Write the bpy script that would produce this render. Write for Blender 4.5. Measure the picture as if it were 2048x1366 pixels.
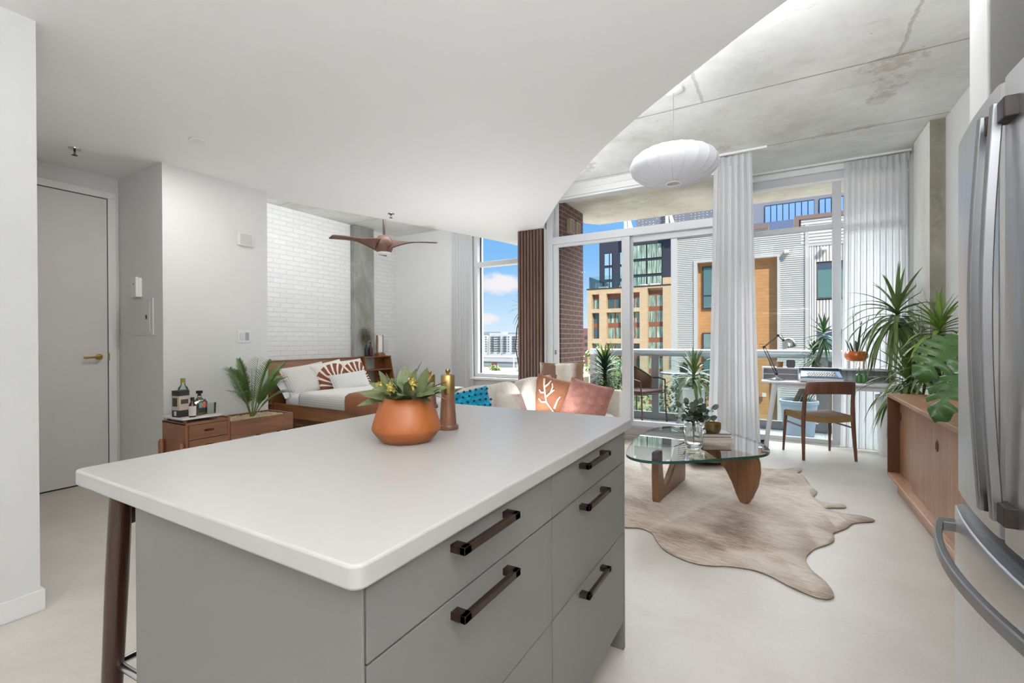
import bpy, bmesh, math, random
from mathutils import Vector, Matrix, Euler
for o in list(bpy.data.objects): bpy.data.objects.remove(o)
S = bpy.context.scene
COL = S.collection
PI = math.pi
def rad(a): return math.radians(a)

# ------------------------------------------------------------------ camera
cam_d = bpy.data.cameras.new('camera'); cam = bpy.data.objects.new('camera', cam_d); COL.objects.link(cam)
cam_d.sensor_width = 36.0; cam_d.lens = 924.4/2048*36; cam_d.clip_start = 0.02; cam_d.clip_end = 2000
def cam_matrix(yaw, pitch, roll):
    cy, sy = math.cos(yaw), math.sin(yaw)
    f = Vector((-sy*math.cos(pitch), cy*math.cos(pitch), math.sin(pitch)))
    r = Vector((cy, sy, 0)); u = r.cross(f)
    r2 = r*math.cos(roll)+u*math.sin(roll); u2 = -r*math.sin(roll)+u*math.cos(roll)
    m = Matrix((r2, u2, -f)).transposed().to_4x4(); m.translation = (0, 0, 1.226)
    return m
cam.matrix_world = cam_matrix(rad(29.98), rad(-.235), rad(-.225))
S.camera = cam
S.view_settings.view_transform = 'Standard'; S.view_settings.look = 'None'
S.view_settings.exposure = 0.27; S.view_settings.gamma = 1.0; S.view_settings.use_curve_mapping = False

# ------------------------------------------------------------------ node helpers
def lin(c):
    return tuple(((v/255)/12.92 if v/255 <= .04045 else ((v/255+.055)/1.055)**2.4) for v in c)+(1.0,)
class NT:
    def __init__(s, tree): s.t = tree; s.n = tree.nodes; s.l = tree.links; s._tc = {}
    def link(s, a, b): s.l.new(a, b)
    def put(s, sock, v):
        if hasattr(v, 'is_linked'): s.l.new(v, sock)
        elif v is not None: sock.default_value = v
    def m(s, op, a, b=None, c=None, clamp=False):
        n = s.n.new('ShaderNodeMath'); n.operation = op; n.use_clamp = clamp
        for i, v in enumerate((a, b, c)):
            if v is not None: s.put(n.inputs[i], v)
        return n.outputs[0]
    def vm(s, op, a, b=None):
        n = s.n.new('ShaderNodeVectorMath'); n.operation = op
        s.put(n.inputs[0], a)
        if b is not None: s.put(n.inputs[1], b)
        return n.outputs['Value'] if op in ('DOT_PRODUCT', 'LENGTH', 'DISTANCE') else n.outputs[0]
    def tc(s, kind='Object'):
        if 'tc' not in s._tc: s._tc['tc'] = s.n.new('ShaderNodeTexCoord')
        return s._tc['tc'].outputs[kind]
    def sep(s, v):
        n = s.n.new('ShaderNodeSeparateXYZ'); s.put(n.inputs[0], v); return n.outputs
    def comb(s, x, y, z):
        n = s.n.new('ShaderNodeCombineXYZ')
        for i, v in enumerate((x, y, z)): s.put(n.inputs[i], v)
        return n.outputs[0]
    def mapv(s, v, scale=(1, 1, 1), rot=(0, 0, 0), loc=(0, 0, 0)):
        n = s.n.new('ShaderNodeMapping'); s.put(n.inputs[0], v)
        n.inputs['Scale'].default_value = scale; n.inputs['Rotation'].default_value = rot; n.inputs['Location'].default_value = loc
        return n.outputs[0]
    def noise(s, v, scale=5, detail=4, rough=.55, dist=0):
        n = s.n.new('ShaderNodeTexNoise'); s.put(n.inputs['Vector'], v)
        n.inputs['Scale'].default_value = scale; n.inputs['Detail'].default_value = detail
        n.inputs['Roughness'].default_value = rough; n.inputs['Distortion'].default_value = dist
        return n.outputs['Fac']
    def vor(s, v, scale=5, feature='F1'):
        n = s.n.new('ShaderNodeTexVoronoi'); n.feature = feature; s.put(n.inputs['Vector'], v); n.inputs['Scale'].default_value = scale
        return n.outputs['Distance']
    def ramp(s, f, stops, interp='LINEAR'):
        n = s.n.new('ShaderNodeValToRGB'); s.put(n.inputs[0], f); r = n.color_ramp; r.interpolation = interp
        while len(r.elements) < len(stops): r.elements.new(.5)
        for e, (p, c) in zip(r.elements, stops):
            e.position = p; e.color = c if len(c) == 4 else tuple(c)+(1,)
        return n.outputs[0]
    def mix(s, f, a, b, mode='MIX'):
        n = s.n.new('ShaderNodeMix'); n.data_type = 'RGBA'; n.blend_type = mode
        s.put(n.inputs['Factor'], f); s.put(n.inputs['A'], a); s.put(n.inputs['B'], b)
        return n.outputs['Result']
    def step(s, f, lo, hi):
        n = s.n.new('ShaderNodeMapRange'); n.interpolation_type = 'SMOOTHSTEP'
        s.put(n.inputs['Value'], f); n.inputs['From Min'].default_value = lo; n.inputs['From Max'].default_value = hi
        return n.outputs['Result']
    def bump(s, h, strength=.3, dist=.01, normal=None):
        n = s.n.new('ShaderNodeBump'); s.put(n.inputs['Height'], h); n.inputs['Strength'].default_value = strength
        n.inputs['Distance'].default_value = dist
        if normal is not None: s.put(n.inputs['Normal'], normal)
        return n.outputs[0]
MATS = {}
def newmat(name):
    m = bpy.data.materials.new(name); m.use_nodes = True; MATS[name] = m
    t = NT(m.node_tree); b = t.n.get('Principled BSDF')
    return m, t, b
def P(name, col, rough=.5, metal=0, var=0, vscale=8, bump=0, bscale=60, bdist=.002, spec=.5, coat=0, trans=0, ior=1.45, sheen=0, sub=0):
    """plain principled material with optional mottling and fine bump"""
    if name in MATS: return MATS[name]
    m, t, b = newmat(name); c = lin(col) if max(col) > 1.001 else tuple(col)+(1,)
    if var:
        n = t.noise(t.tc(), vscale, 5, .6)
        c2 = tuple(max(0, x*(1-var)) for x in c[:3])+(1,); c3 = tuple(min(1, x*(1+var)) for x in c[:3])+(1,)
        t.put(b.inputs['Base Color'], t.ramp(n, [(.3, c2), (.7, c3)]))
    else: b.inputs['Base Color'].default_value = c
    b.inputs['Roughness'].default_value = rough; b.inputs['Metallic'].default_value = metal
    b.inputs['Specular IOR Level'].default_value = spec; b.inputs['IOR'].default_value = ior
    b.inputs['Coat Weight'].default_value = coat; b.inputs['Transmission Weight'].default_value = trans
    b.inputs['Sheen Weight'].default_value = sheen
    if bump: t.put(b.inputs['Normal'], t.bump(t.noise(t.tc(), bscale, 4, .6), bump, bdist))
    return m
def wood(name, dark, mid, light, axis='x', scale=1.0, rough=.45, coat=.1):
    if name in MATS: return MATS[name]
    m, t, b = newmat(name)
    sc = {'x': (1.2, 14, 14), 'y': (14, 1.2, 14), 'z': (14, 14, 1.2)}[axis]
    v = t.mapv(t.tc(), tuple(k*scale for k in sc))
    n1 = t.noise(v, 1.3, 5, .6, .6); n2 = t.noise(v, 9, 3, .7)
    f = t.m('ADD', t.m('MULTIPLY', n1, .75), t.m('MULTIPLY', n2, .25))
    t.put(b.inputs['Base Color'], t.ramp(f, [(.3, lin(dark)), (.5, lin(mid)), (.7, lin(light))]))
    b.inputs['Roughness'].default_value = rough; b.inputs['Coat Weight'].default_value = coat; b.inputs['Coat Roughness'].default_value = .3
    t.put(b.inputs['Normal'], t.bump(n2, .08, .002))
    return m
def emit(name, col, strength):
    if name in MATS: return MATS[name]
    m, t, b = newmat(name); b.inputs['Base Color'].default_value = tuple(col)+(1,)
    b.inputs['Emission Color'].default_value = tuple(col)+(1,); b.inputs['Emission Strength'].default_value = strength
    return m
def thin_glass(name, tint=(1, 1, 1), refl=1.0, rough=0.0):
    """architectural pane: lets light straight through, reflects by Fresnel"""
    if name in MATS: return MATS[name]
    m, t, b = newmat(name); t.n.remove(b)
    out = t.n['Material Output']
    tr = t.n.new('ShaderNodeBsdfTransparent'); tr.inputs[0].default_value = tuple(tint)+(1,)
    gl = t.n.new('ShaderNodeBsdfGlossy'); gl.inputs['Roughness'].default_value = rough
    fr = t.n.new('ShaderNodeFresnel'); fr.inputs[0].default_value = 1.45
    mx = t.n.new('ShaderNodeMixShader'); t.put(mx.inputs[0], t.m('MULTIPLY', fr.outputs[0], refl))
    t.link(tr.outputs[0], mx.inputs[1]); t.link(gl.outputs[0], mx.inputs[2]); t.link(mx.outputs[0], out.inputs[0])
    return m

# ------------------------------------------------------------------ world: blue sky, unseen bright band higher up added to light the room
W = bpy.data.worlds.new('world'); S.world = W; W.use_nodes = True
t = NT(W.node_tree); bg = t.n['Background']
d = t.tc('Generated'); sx = t.sep(d)
low = t.ramp(sx[2], [(0.0, lin((226, 240, 252))), (.06, lin((198, 226, 252))), (.16, lin((140, 196, 250))), (.30, lin((108, 174, 244)))])
# cloud puffs low over the city
def puff(cx, cz, w, h, seed):
    az = t.m('DIVIDE', t.m('SUBTRACT', t.m('ARCTAN2', sx[0], sx[1]), cx), w)
    el = t.m('DIVIDE', t.m('SUBTRACT', sx[2], cz), h)
    r = t.m('SQRT', t.m('ADD', t.m('MULTIPLY', az, az), t.m('MULTIPLY', el, el)))
    n = t.noise(t.mapv(d, (1, 1, 2), loc=(seed, 0, 0)), 26, 5, .6)
    return t.m('SUBTRACT', 1.0, t.step(t.m('ADD', r, t.m('MULTIPLY', t.m('SUBTRACT', n, .5), 1.7)), .45, 1.15))
mask = t.m('MAXIMUM', puff(-.552, .119, .062, .024, 0), puff(-.583, .046, .040, .013, 3), None)
c1 = t.mix(mask, low, lin((246, 240, 244)))
hi_n = t.noise(t.mapv(d, (1, 1, 2.5)), 3.0, 5, .55)
hi_m = t.m('MULTIPLY', t.m('MULTIPLY', t.step(sx[1], .08, .34), t.step(sx[2], .27, .46)), t.m('ADD', .55, t.m('MULTIPLY', hi_n, .9)))
SKY_HI = 13.0  # radiance of the out-of-view upper sky, raised to brighten the interior
col = t.mix(t.m('MINIMUM', hi_m, 1.0), c1, (SKY_HI*.97, SKY_HI, SKY_HI*1.03, 1))
below = t.step(sx[2], -.05, 0.0)
col = t.mix(below, (.35, .36, .36, 1), col)
t.link(col, bg.inputs[0]); bg.inputs[1].default_value = .87
# ------------------------------------------------------------------ sun (behind our building, lights the far facades)
sd = bpy.data.lights.new('sun', 'SUN'); sd.energy = 4.0; sd.angle = rad(.6); sd.color = (1, .965, .91)
so = bpy.data.objects.new('sun', sd); COL.objects.link(so)
so.rotation_euler = Vector((-.46, .57, -.67)).to_track_quat('-Z', 'Y').to_euler()
DOWN_W = 1.2       # watts of each lit recessed downlight over the kitchen
def fill_light(name, p, d, w, h, watts, col=(.93, .955, 1.0)):
    l = bpy.data.lights.new(name, 'AREA'); l.shape = 'RECTANGLE'; l.size = w; l.size_y = h; l.energy = watts; l.color = col
    o = bpy.data.objects.new(name, l); COL.objects.link(o); o.location = p; o.rotation_euler = Vector(d).to_track_quat('-Z', 'Y').to_euler(); return o
FILL_FASCIA_W, FILL_BED_W, FILL_KITCHEN_W, FILL_SOFA_W = 8.0, 7.0, 80.0, 27.0
# fill lights added out of view: dropped ceiling edge, kitchen, behind the sofa
for x, y, nx, ny, f in ((-.35, 2.70, .65, .76, 1.3), (-1.0, 3.30, .70, .72, .8), (-1.55, 3.95, .78, .62, .3), (-2.05, 4.62, .80, .6, .35), (.45, 2.05, .60, .80, 1.6)):
    fill_light('fill_fascia', (x+nx*.05, y+ny*.05, 2.93), (nx, ny, -.33), .62, .22, FILL_FASCIA_W*f)  # added fill for the living room, no fitting on the fascia
for x, y in ((-4.53, 3.05), (-4.30, 3.75), (-4.10, 4.40), (-3.90, 5.0)):
    fill_light('fill_bed', (x-.06, y, 2.93), (-.96, .26, .05), .55, .22, FILL_BED_W)  # added fill for the bedroom side, no fitting here either
fill_light('fill_kitchen', (-.2, -2.3, 1.95), (.1, .35, .93), 2.4, .2, FILL_KITCHEN_W*.5)  # added fill behind the camera, aimed up at the soffit
fill_light('fill_kitchen', (1.15, -.5, 1.95), (0, .25, .97), 2.4, .2, FILL_KITCHEN_W*2.2)  # second added kitchen fill, by the right wall behind the camera
fill_light('fill_sofa', (-2.78, 4.2, .45), (0, 0, 1), 2.0, .2, FILL_SOFA_W)  # added fill hidden behind the sofa, lifts the soffit underside
# ------------------------------------------------------------------ mesh builder
def rotm(axis, ang): return Matrix.Rotation(ang, 3, axis)
class MB:
    def __init__(s): s.v = []; s.f = []
    def add(s, vs, fs):
        o = len(s.v); s.v += [tuple(p) for p in vs]; s.f += [tuple(i+o for i in f) for f in fs]; return s
    def box(s, x0, x1, y0, y1, z0, z1):
        v = [(x0, y0, z0), (x1, y0, z0), (x1, y1, z0), (x0, y1, z0), (x0, y0, z1), (x1, y0, z1), (x1, y1, z1), (x0, y1, z1)]
        return s.add(v, [(0, 3, 2, 1), (4, 5, 6, 7), (0, 1, 5, 4), (1, 2, 6, 5), (2, 3, 7, 6), (3, 0, 4, 7)])
    def obox(s, c, size, R):
        a, b, d = (k/2 for k in size); c = Vector(c)
        v = [c+R@Vector(p) for p in ((-a, -b, -d), (a, -b, -d), (a, b, -d), (-a, b, -d), (-a, -b, d), (a, -b, d), (a, b, d), (-a, b, d))]
        return s.add(v, [(0, 3, 2, 1), (4, 5, 6, 7), (0, 1, 5, 4), (1, 2, 6, 5), (2, 3, 7, 6), (3, 0, 4, 7)])
    def hexa(s, bot, top):
        return s.add(list(bot)+list(top), [(0, 3, 2, 1), (4, 5, 6, 7), (0, 1, 5, 4), (1, 2, 6, 5), (2, 3, 7, 6), (3, 0, 4, 7)])
    def prism(s, pts, z0, z1):
        n = len(pts); a = sum(pts[i][0]*pts[(i+1) % n][1]-pts[(i+1) % n][0]*pts[i][1] for i in range(n))
        if a < 0: pts = pts[::-1]
        v = [(p[0], p[1], z0) for p in pts]+[(p[0], p[1], z1) for p in pts]
        f = [tuple(range(n-1, -1, -1)), tuple(range(n, 2*n))]+[(i, (i+1) % n, n+(i+1) % n, n+i) for i in range(n)]
        return s.add(v, f)
    def extr(s, pts, R, c, th):
        """polygon in local XY, extruded th along local z (centred), placed by R,c"""
        k = MB().prism(pts, -th/2, th/2); c = Vector(c)
        return s.add([c+R@Vector(p) for p in k.v], k.f)
    def lathe(s, prof, c=(0, 0, 0), seg=32, R=None, rib=None):
        c = Vector(c); R = R or Matrix.Identity(3); vs = []; fs = []; n = len(prof)
        for (r, z) in prof:
            for j in range(seg):
                a = 2*PI*j/seg; rr = r*(rib(a) if rib else 1)
                vs.append(c+R@Vector((rr*math.cos(a), rr*math.sin(a), z)))
        for i in range(n-1):
            for j in range(seg): fs.append((i*seg+j, i*seg+(j+1) % seg, (i+1)*seg+(j+1) % seg, (i+1)*seg+j))
        if prof[0][0] > 1e-5: fs.append(tuple(range(seg-1, -1, -1)))
        if prof[-1][0] > 1e-5: fs.append(tuple((n-1)*seg+j for j in range(seg)))
        return s.add(vs, fs)
    def cyl(s, c, r, z0, z1, seg=24, r1=None):
        return s.lathe([(r, z0), (r if r1 is None else r1, z1)], c, seg)
    def tube(s, pts, r, seg=8, cap=True, flat=None):
        pts = [Vector(p) for p in pts]; n = len(pts); rs = r if isinstance(r, (list, tuple)) else [r]*n
        vs = []; fs = []; prev = None
        for i, p in enumerate(pts):
            d = (pts[min(i+1, n-1)]-pts[max(i-1, 0)]).normalized()
            if prev is None:
                a = Vector((0, 0, 1)) if abs(d.z) < .9 else Vector((1, 0, 0)); u = d.cross(a).normalized()
            else: u = (prev-d*prev.dot(d)).normalized()
            prev = u; w = d.cross(u)
            for j in range(seg):
                a = 2*PI*j/seg; k = flat or 1
                vs.append(p+(u*math.cos(a)+w*math.sin(a)*k)*rs[i])
        for i in range(n-1):
            for j in range(seg): fs.append((i*seg+j, i*seg+(j+1) % seg, (i+1)*seg+(j+1) % seg, (i+1)*seg+j))
        if cap: fs += [tuple(range(seg-1, -1, -1)), tuple((n-1)*seg+j for j in range(seg))]
        return s.add(vs, fs)
    def grid(s, fn, nu, nv, closeu=False):
        vs = [fn(i/nu, j/nv) for i in range(nu+1) for j in range(nv+1)]
        fs = [(i*(nv+1)+j, (i+1)*(nv+1)+j, (i+1)*(nv+1)+j+1, i*(nv+1)+j+1) for i in range(nu) for j in range(nv)]
        return s.add(vs, fs)
    def leaf(s, base, d, length, width, droop=.3, seg=6, fold=.2, prof=None, twist=0, up=(0, 0, 1)):
        p = Vector(base); d = Vector(d).normalized(); up = Vector(up); vs = []; fs = []
        prof = prof or (lambda u: max(.02, math.sin(PI*min(1, u*.93+.07))**.8))
        for i in range(seg+1):
            u = i/seg; side = d.cross(up)
            if side.length < 1e-3: side = Vector((1, 0, 0))
            side.normalize(); nrm = side.cross(d)
            if twist: side = side*math.cos(twist*u)+nrm*math.sin(twist*u)
            w = width*prof(u)/2
            vs += [p-side*w+nrm*w*fold, p, p+side*w+nrm*w*fold]
            p = p+d*(length/seg); d = (d+Vector((0, 0, -droop/seg))).normalized()
        for i in range(seg):
            a = 3*i; fs += [(a, a+1, a+4, a+3), (a+1, a+2, a+5, a+4)]
        return s.add(vs, fs)
    def xf(s, R=None, c=(0, 0, 0), start=0):
        c = Vector(c); R = R or Matrix.Identity(3)
        s.v[start:] = [tuple(R@Vector(p)+c) for p in s.v[start:]]; return s
    def build(s, name, mat, parent=None, off=None, smooth=None, bevel=0, bseg=2, solid=0, subd=0):
        me = bpy.data.meshes.new(name)
        vs = [tuple(Vector(p)-Vector(off)) for p in s.v] if off is not None else s.v
        me.from_pydata(vs, [], s.f); me.update()
        o = bpy.data.objects.new(name, me); COL.objects.link(o)
        if mat: me.materials.append(mat)
        if smooth is not None:
            me.polygons.foreach_set('use_smooth', [True]*len(me.polygons)); me.set_sharp_from_angle(angle=rad(smooth))
        if solid:
            md = o.modifiers.new('thick', 'SOLIDIFY'); md.thickness = solid; md.offset = 0
        if bevel:
            md = o.modifiers.new('bevel', 'BEVEL'); md.width = bevel; md.segments = bseg; md.limit_method = 'ANGLE'; md.angle_limit = rad(35)
        if subd:
            md = o.modifiers.new('sub', 'SUBSURF'); md.levels = subd; md.render_levels = subd
        if parent: o.parent = parent
        return o
def tag(o, label, cat, group=None, kind=None):
    o['label'] = label; o['category'] = cat
    if group: o['group'] = group
    if kind: o['kind'] = kind
    return o
def thing(name, label, cat, loc=(0, 0, 0), rotz=0, group=None):
    o = bpy.data.objects.new(name, None); COL.objects.link(o); o.empty_display_size = .05
    o.location = loc; o.rotation_euler = (0, 0, rotz)
    return tag(o, label, cat, group)
def struct(name, mb, mat, parent=None, **k):
    o = mb.build(name, mat, parent, **k)
    if not parent: o['kind'] = 'structure'
    return o
def clone(root, loc, rotz=None, label=None):
    c = root.copy(); COL.objects.link(c); c.location = loc
    if rotz is not None: c.rotation_euler = (0, 0, rotz)
    if label: c['label'] = label
    for ch in list(root.children):
        d = ch.copy(); COL.objects.link(d); d.parent = c
        for g in list(ch.children):
            e = g.copy(); COL.objects.link(e); e.parent = d
    return c
def each(mbs, name, mat, parent, **k):
    return [m_.build(name, mat, parent, **k) for m_ in mbs]
def lerp(a, b, u): return a+(b-a)*u
def rng(seed): return random.Random(seed)
# ------------------------------------------------------------------ surface materials
def brickmat(name, plane, c1, c2, mortar, rough=.7, bump=.6, var=.12, mort=.008, row=.0715, wid=.215):
    m, t, b = newmat(name)
    s = t.sep(t.tc()); v = t.comb(s[1] if plane == 'x' else s[0], s[2], 0.0)
    n = t.noise(t.tc(), 25, 4, .6)
    v2 = t.vm('ADD', v, t.vm('MULTIPLY', t.comb(n, t.noise(t.mapv(t.tc(), loc=(5, 3, 1)), 25, 4, .6), 0.0), (.012, .012, 0)))
    k = t.n.new('ShaderNodeTexBrick'); t.put(k.inputs['Vector'], v2)
    k.inputs['Color1'].default_value = lin(c1); k.inputs['Color2'].default_value = lin(c2); k.inputs['Mortar'].default_value = lin(mortar)
    k.inputs['Scale'].default_value = 1; k.inputs['Brick Width'].default_value = wid; k.inputs['Row Height'].default_value = row
    k.inputs['Mortar Size'].default_value = mort; k.inputs['Mortar Smooth'].default_value = .35; k.inputs['Bias'].default_value = -.1
    t.put(b.inputs['Base Color'], t.mix(t.m('MULTIPLY', n, var*2), k.outputs['Color'], tuple(x*.75 for x in lin(c1)[:3])+(1,)))
    b.inputs['Roughness'].default_value = rough
    h = t.m('SUBTRACT', t.m('MULTIPLY', t.noise(t.tc(), 18, 5, .6), .35), k.outputs['Fac'])
    t.put(b.inputs['Normal'], t.bump(h, bump, .012))
    return m
def concrete(name, base, dark, light, stain=None, scale=1.0, rough=.75, joints=False):
    m, t, b = newmat(name); v = t.tc()
    n1 = t.noise(t.mapv(v, (1, 1, .5)), 1.3*scale, 6, .65, .3); n2 = t.noise(v, 9*scale, 6, .7); n3 = t.noise(t.mapv(v, (1.4, 4, 1.4)), 2.2*scale, 5, .7, 1.2)
    c = t.ramp(n1, [(.3, lin(dark)), (.5, lin(base)), (.68, lin(light))])
    c = t.mix(t.m('MULTIPLY', t.step(n2, .42, .75), .35), c, lin(light))
    c = t.mix(t.m('MULTIPLY', t.step(n3, .56, .70), .5), c, lin(dark))
    # bug holes
    vo = t.vor(t.mapv(v, (1, 1.6, 1)), 5.5*scale); hole = t.m('MULTIPLY', t.m('LESS_THAN', vo, .055), t.m('GREATER_THAN', t.noise(v, 2.0, 2, .5), .5))
    c = t.mix(t.m('MULTIPLY', hole, .6), c, lin(tuple(x*.55 for x in dark)))
    h = t.m('SUBTRACT', t.m('ADD', t.m('MULTIPLY', n2, .5), t.m('MULTIPLY', n1, .6)), hole)
    if stain:
        sx = t.sep(v); wob = t.noise(v, 5, 5, .65); msk = None
        for (x, y, rx, ry) in stain:
            dx = t.m('DIVIDE', t.m('SUBTRACT', sx[0], x), rx); dy = t.m('DIVIDE', t.m('SUBTRACT', sx[1], y), ry)
            r = t.m('ADD', t.m('SQRT', t.m('ADD', t.m('MULTIPLY', dx, dx), t.m('MULTIPLY', dy, dy))), t.m('MULTIPLY', t.m('SUBTRACT', wob, .5), 2.4))
            k = t.m('SUBTRACT', 1.0, t.step(r, .75, 1.0)); msk = k if msk is None else t.m('MAXIMUM', msk, k)
        wob2 = t.noise(v, 11, 5, .7)
        c = t.mix(t.m('MULTIPLY', msk, .75), c, t.mix(t.step(wob2, .4, .6), lin((184, 177, 160)), lin((214, 214, 209))))
        h = t.m('SUBTRACT', h, t.m('MULTIPLY', msk, .5))
    if joints:
        sx = t.sep(v)
        wv = t.m('MULTIPLY', t.m('SUBTRACT', t.noise(v, 7, 5, .7), .5), .012)
        def jl(coord, at, w, amt=1.0):
            return t.m('MULTIPLY', t.m('SUBTRACT', 1.0, t.step(t.m('ABSOLUTE', t.m('SUBTRACT', t.m('ADD', coord, wv), at)), w*.3, w)), amt)
        ln = None
        for at in (1.75, 2.95, 4.155, 5.42):
            k = jl(sx[1], at, .012); ln = k if ln is None else t.m('MAXIMUM', ln, k)
        wv = t.m('MULTIPLY', t.m('SUBTRACT', t.noise(v, 3, 6, .75), .5), .10)
        for at in (-.55, .735):
            ln = t.m('MAXIMUM', ln, t.m('MULTIPLY', jl(sx[0], at, .018, .6), t.m('LESS_THAN', sx[1], 4.155)))
        c = t.mix(t.m('MULTIPLY', ln, .65), c, lin((130, 128, 120)))
        h = t.m('SUBTRACT', h, ln)
    t.put(b.inputs['Base Color'], c); b.inputs['Roughness'].default_value = rough
    t.put(b.inputs['Normal'], t.bump(h, .35, .01))
    return m
def floormat():
    m, t, b = newmat('floor'); v = t.tc()
    n1 = t.noise(v, 2.2, 6, .65, .4); n2 = t.noise(v, 40, 4, .7); n3 = t.noise(t.mapv(v, (6, 6, 6)), 6, 3, .6, 2)
    f = t.m('ADD', t.m('MULTIPLY', n1, .6), t.m('ADD', t.m('MULTIPLY', n2, .2), t.m('MULTIPLY', n3, .2)))
    t.put(b.inputs['Base Color'], t.ramp(f, [(.33, lin((190, 182, 173))), (.5, lin((199, 192, 184))), (.68, lin((208, 202, 194)))]))
    b.inputs['Roughness'].default_value = .42; b.inputs['Specular IOR Level'].default_value = .35
    t.put(b.inputs['Normal'], t.bump(n2, .05, .002))
    return m
M_floor = floormat()
M_white = P('white_paint', (222, 222, 220), .55, var=.015, vscale=3, bump=.05, bscale=250, bdist=.001, spec=.3)
M_soff = P('soffit_paint', (241, 241, 240), .6, var=.01, vscale=2, bump=.03, bscale=200, bdist=.001, spec=.3)
M_trim = P('trim_paint', (231, 231, 229), .38, spec=.4)
M_door = P('door_paint', (218, 215, 211), .45, var=.01, vscale=5, spec=.4)
M_frame = P('window_frame', (204, 205, 207), .35, spec=.5)
M_framed = P('window_gasket', (60, 62, 66), .5)
M_glass = thin_glass('pane_glass', (.97, .985, .98), .06)
M_brickw = brickmat('white_brick', 'x', (226, 226, 224), (220, 220, 218), (216, 216, 213), .55, .6, .05)
M_brick = brickmat('red_brick', 'x', (96, 62, 54), (82, 54, 47), (146, 124, 112), .8, .5, .2, .007, .0655, .20)
M_conc = concrete('ceiling_concrete', (222, 222, 218), (198, 197, 191), (236, 236, 233), joints=True,
                  stain=[(.74, 4.55, .13, .42), (.70, 4.22, .22, .10), (.58, 5.41, .36, .06), (-.62, 5.25, .2, .10), (-1.9, 5.0, .12, .25)])
M_concb = concrete('balcony_concrete', (206, 198, 182), (182, 173, 156), (222, 215, 200), stain=[(-1.6, 6.2, .18, .12)])
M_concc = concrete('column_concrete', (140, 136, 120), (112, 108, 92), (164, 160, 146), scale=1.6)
M_conck = concrete('bedroom_column_concrete', (138, 138, 130), (112, 112, 104), (166, 166, 160), scale=1.6)
M_alu = P('aluminium', (176, 180, 186), .35, .6)
M_black = P('black_plastic', (24, 24, 26), .4)
M_steel = P('polished_steel', (200, 200, 200), .2, 1)
M_brass = P('brass', (186, 156, 96), .28, 1, var=.06, vscale=20)

# ------------------------------------------------------------------ the room shell
struct('floor', MB().prism([(-6.6, -2.7), (1.5, -2.7), (1.5, 6.42), (-.5, 6.42), (-.5, 5.60), (-2.62, 5.60), (-2.62, 6.62), (-6.6, 6.62)], -.22, 0), M_floor)
struct('ceiling', MB().box(-7.5, 9, -3.2, 6.42, 3.2, 3.6).box(-7.5, -2.68, 6.42, 6.75, 3.2, 3.6), M_conc)
soff = [(-6.5, 1.84), (-6.5, 2.735), (-4.62, 2.735), (-4.514, 2.845), (-4.39, 3.247), (-4.168, 3.851), (-4.055, 4.268), (-3.931, 4.639), (-3.84, 4.886), (-3.796, 5.046), (-3.70, 5.423), (-3.60, 5.754), (-3.494, 6.238), (-3.46, 6.5), (-2.70, 6.5), (-2.68, 5.45), (-2.535, 5.234), (-2.238, 4.804), (-2.04, 4.517), (-1.887, 4.31), (-1.717, 4.092), (-1.422, 3.716), (-1.193, 3.44), (-.863, 3.107), (-.736, 2.984), (-.55, 2.818), (-.181, 2.491), (.035, 2.319), (.33, 2.09), (.60, 1.905), (1.3, 1.5), (1.3, -2.5), (-5.15, -2.5), (-5.15, 1.84)]
def smooth_poly(pts, i0, i1):
    """Chaikin on the curved stretches only"""
    out = pts[:i0]; seg = pts[i0:i1]
    for _ in range(2):
        q = [seg[0]]
        for a, b in zip(seg, seg[1:]):
            q += [(a[0]*.75+b[0]*.25, a[1]*.75+b[1]*.25), (a[0]*.25+b[0]*.75, a[1]*.25+b[1]*.75)]
        seg = q+[seg[-1]]
    return out+seg+pts[i1:]
soff2 = smooth_poly(soff, 15, 30); soff2 = smooth_poly(soff2, 3, 14)
struct('ceiling_dropped', MB().prism(soff2, 2.68, 3.2), M_soff, smooth=30)
struct('wall_left', MB().box(-6.6, -4.34, 1.84, 2.73, 0, 3.2).box(-5.35, -5.15, .6, 1.84, 0, 3.2), M_white)
struct('wall_entry', MB().box(-5.35, -2.92, -2.7, .745, 0, 3.2), M_white)
struct('baseboard_entry', MB().box(-2.92, -2.906, -2.5, .759, 0, .095).box(-5.15, -2.92, .745, .759, 0, .095), M_trim, bevel=.003)
struct('wall_brick', MB().box(-6.6, -6.35, 2.73, 6.75, 0, 3.2), M_brickw)
struct('wall_far', MB().box(-6.6, -4.47, 6.56, 6.75, 0, 3.2).box(-4.47, -2.68, 6.56, 6.75, 0, .60).box(-4.47, -2.68, 6.56, 6.75, 3.02, 3.2), M_white)
struct('concrete_column', MB().box(-6.4, -6.25, 5.48, 5.92, 0, 3.2), M_conck, bevel=.01)
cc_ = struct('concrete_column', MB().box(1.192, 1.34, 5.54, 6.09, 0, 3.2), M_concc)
MB().box(1.186, 1.192, 5.545, 6.088, 0, 3.195).build('pale_face', concrete('pale_face_concrete', (226, 223, 216), (206, 202, 192), (234, 232, 228), scale=1.4), cc_)  # thin layer over the left face, paler than the front
struct('wall_right', MB().box(1.3, 1.5, -2.7, 6.75, 0, 3.2).box(1.2, 1.3, 6.38, 6.75, 0, 3.2), M_white)
struct('wall_partition', MB().box(.60, 1.3, 2.122, 2.28, 0, 3.2).box(.64, 1.3, 2.097, 2.122, 1.86, 3.2), M_trim)
struct('wall_back', MB().box(-5.35, 1.5, -2.7, -2.5, 0, 3.2), M_white)
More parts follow.
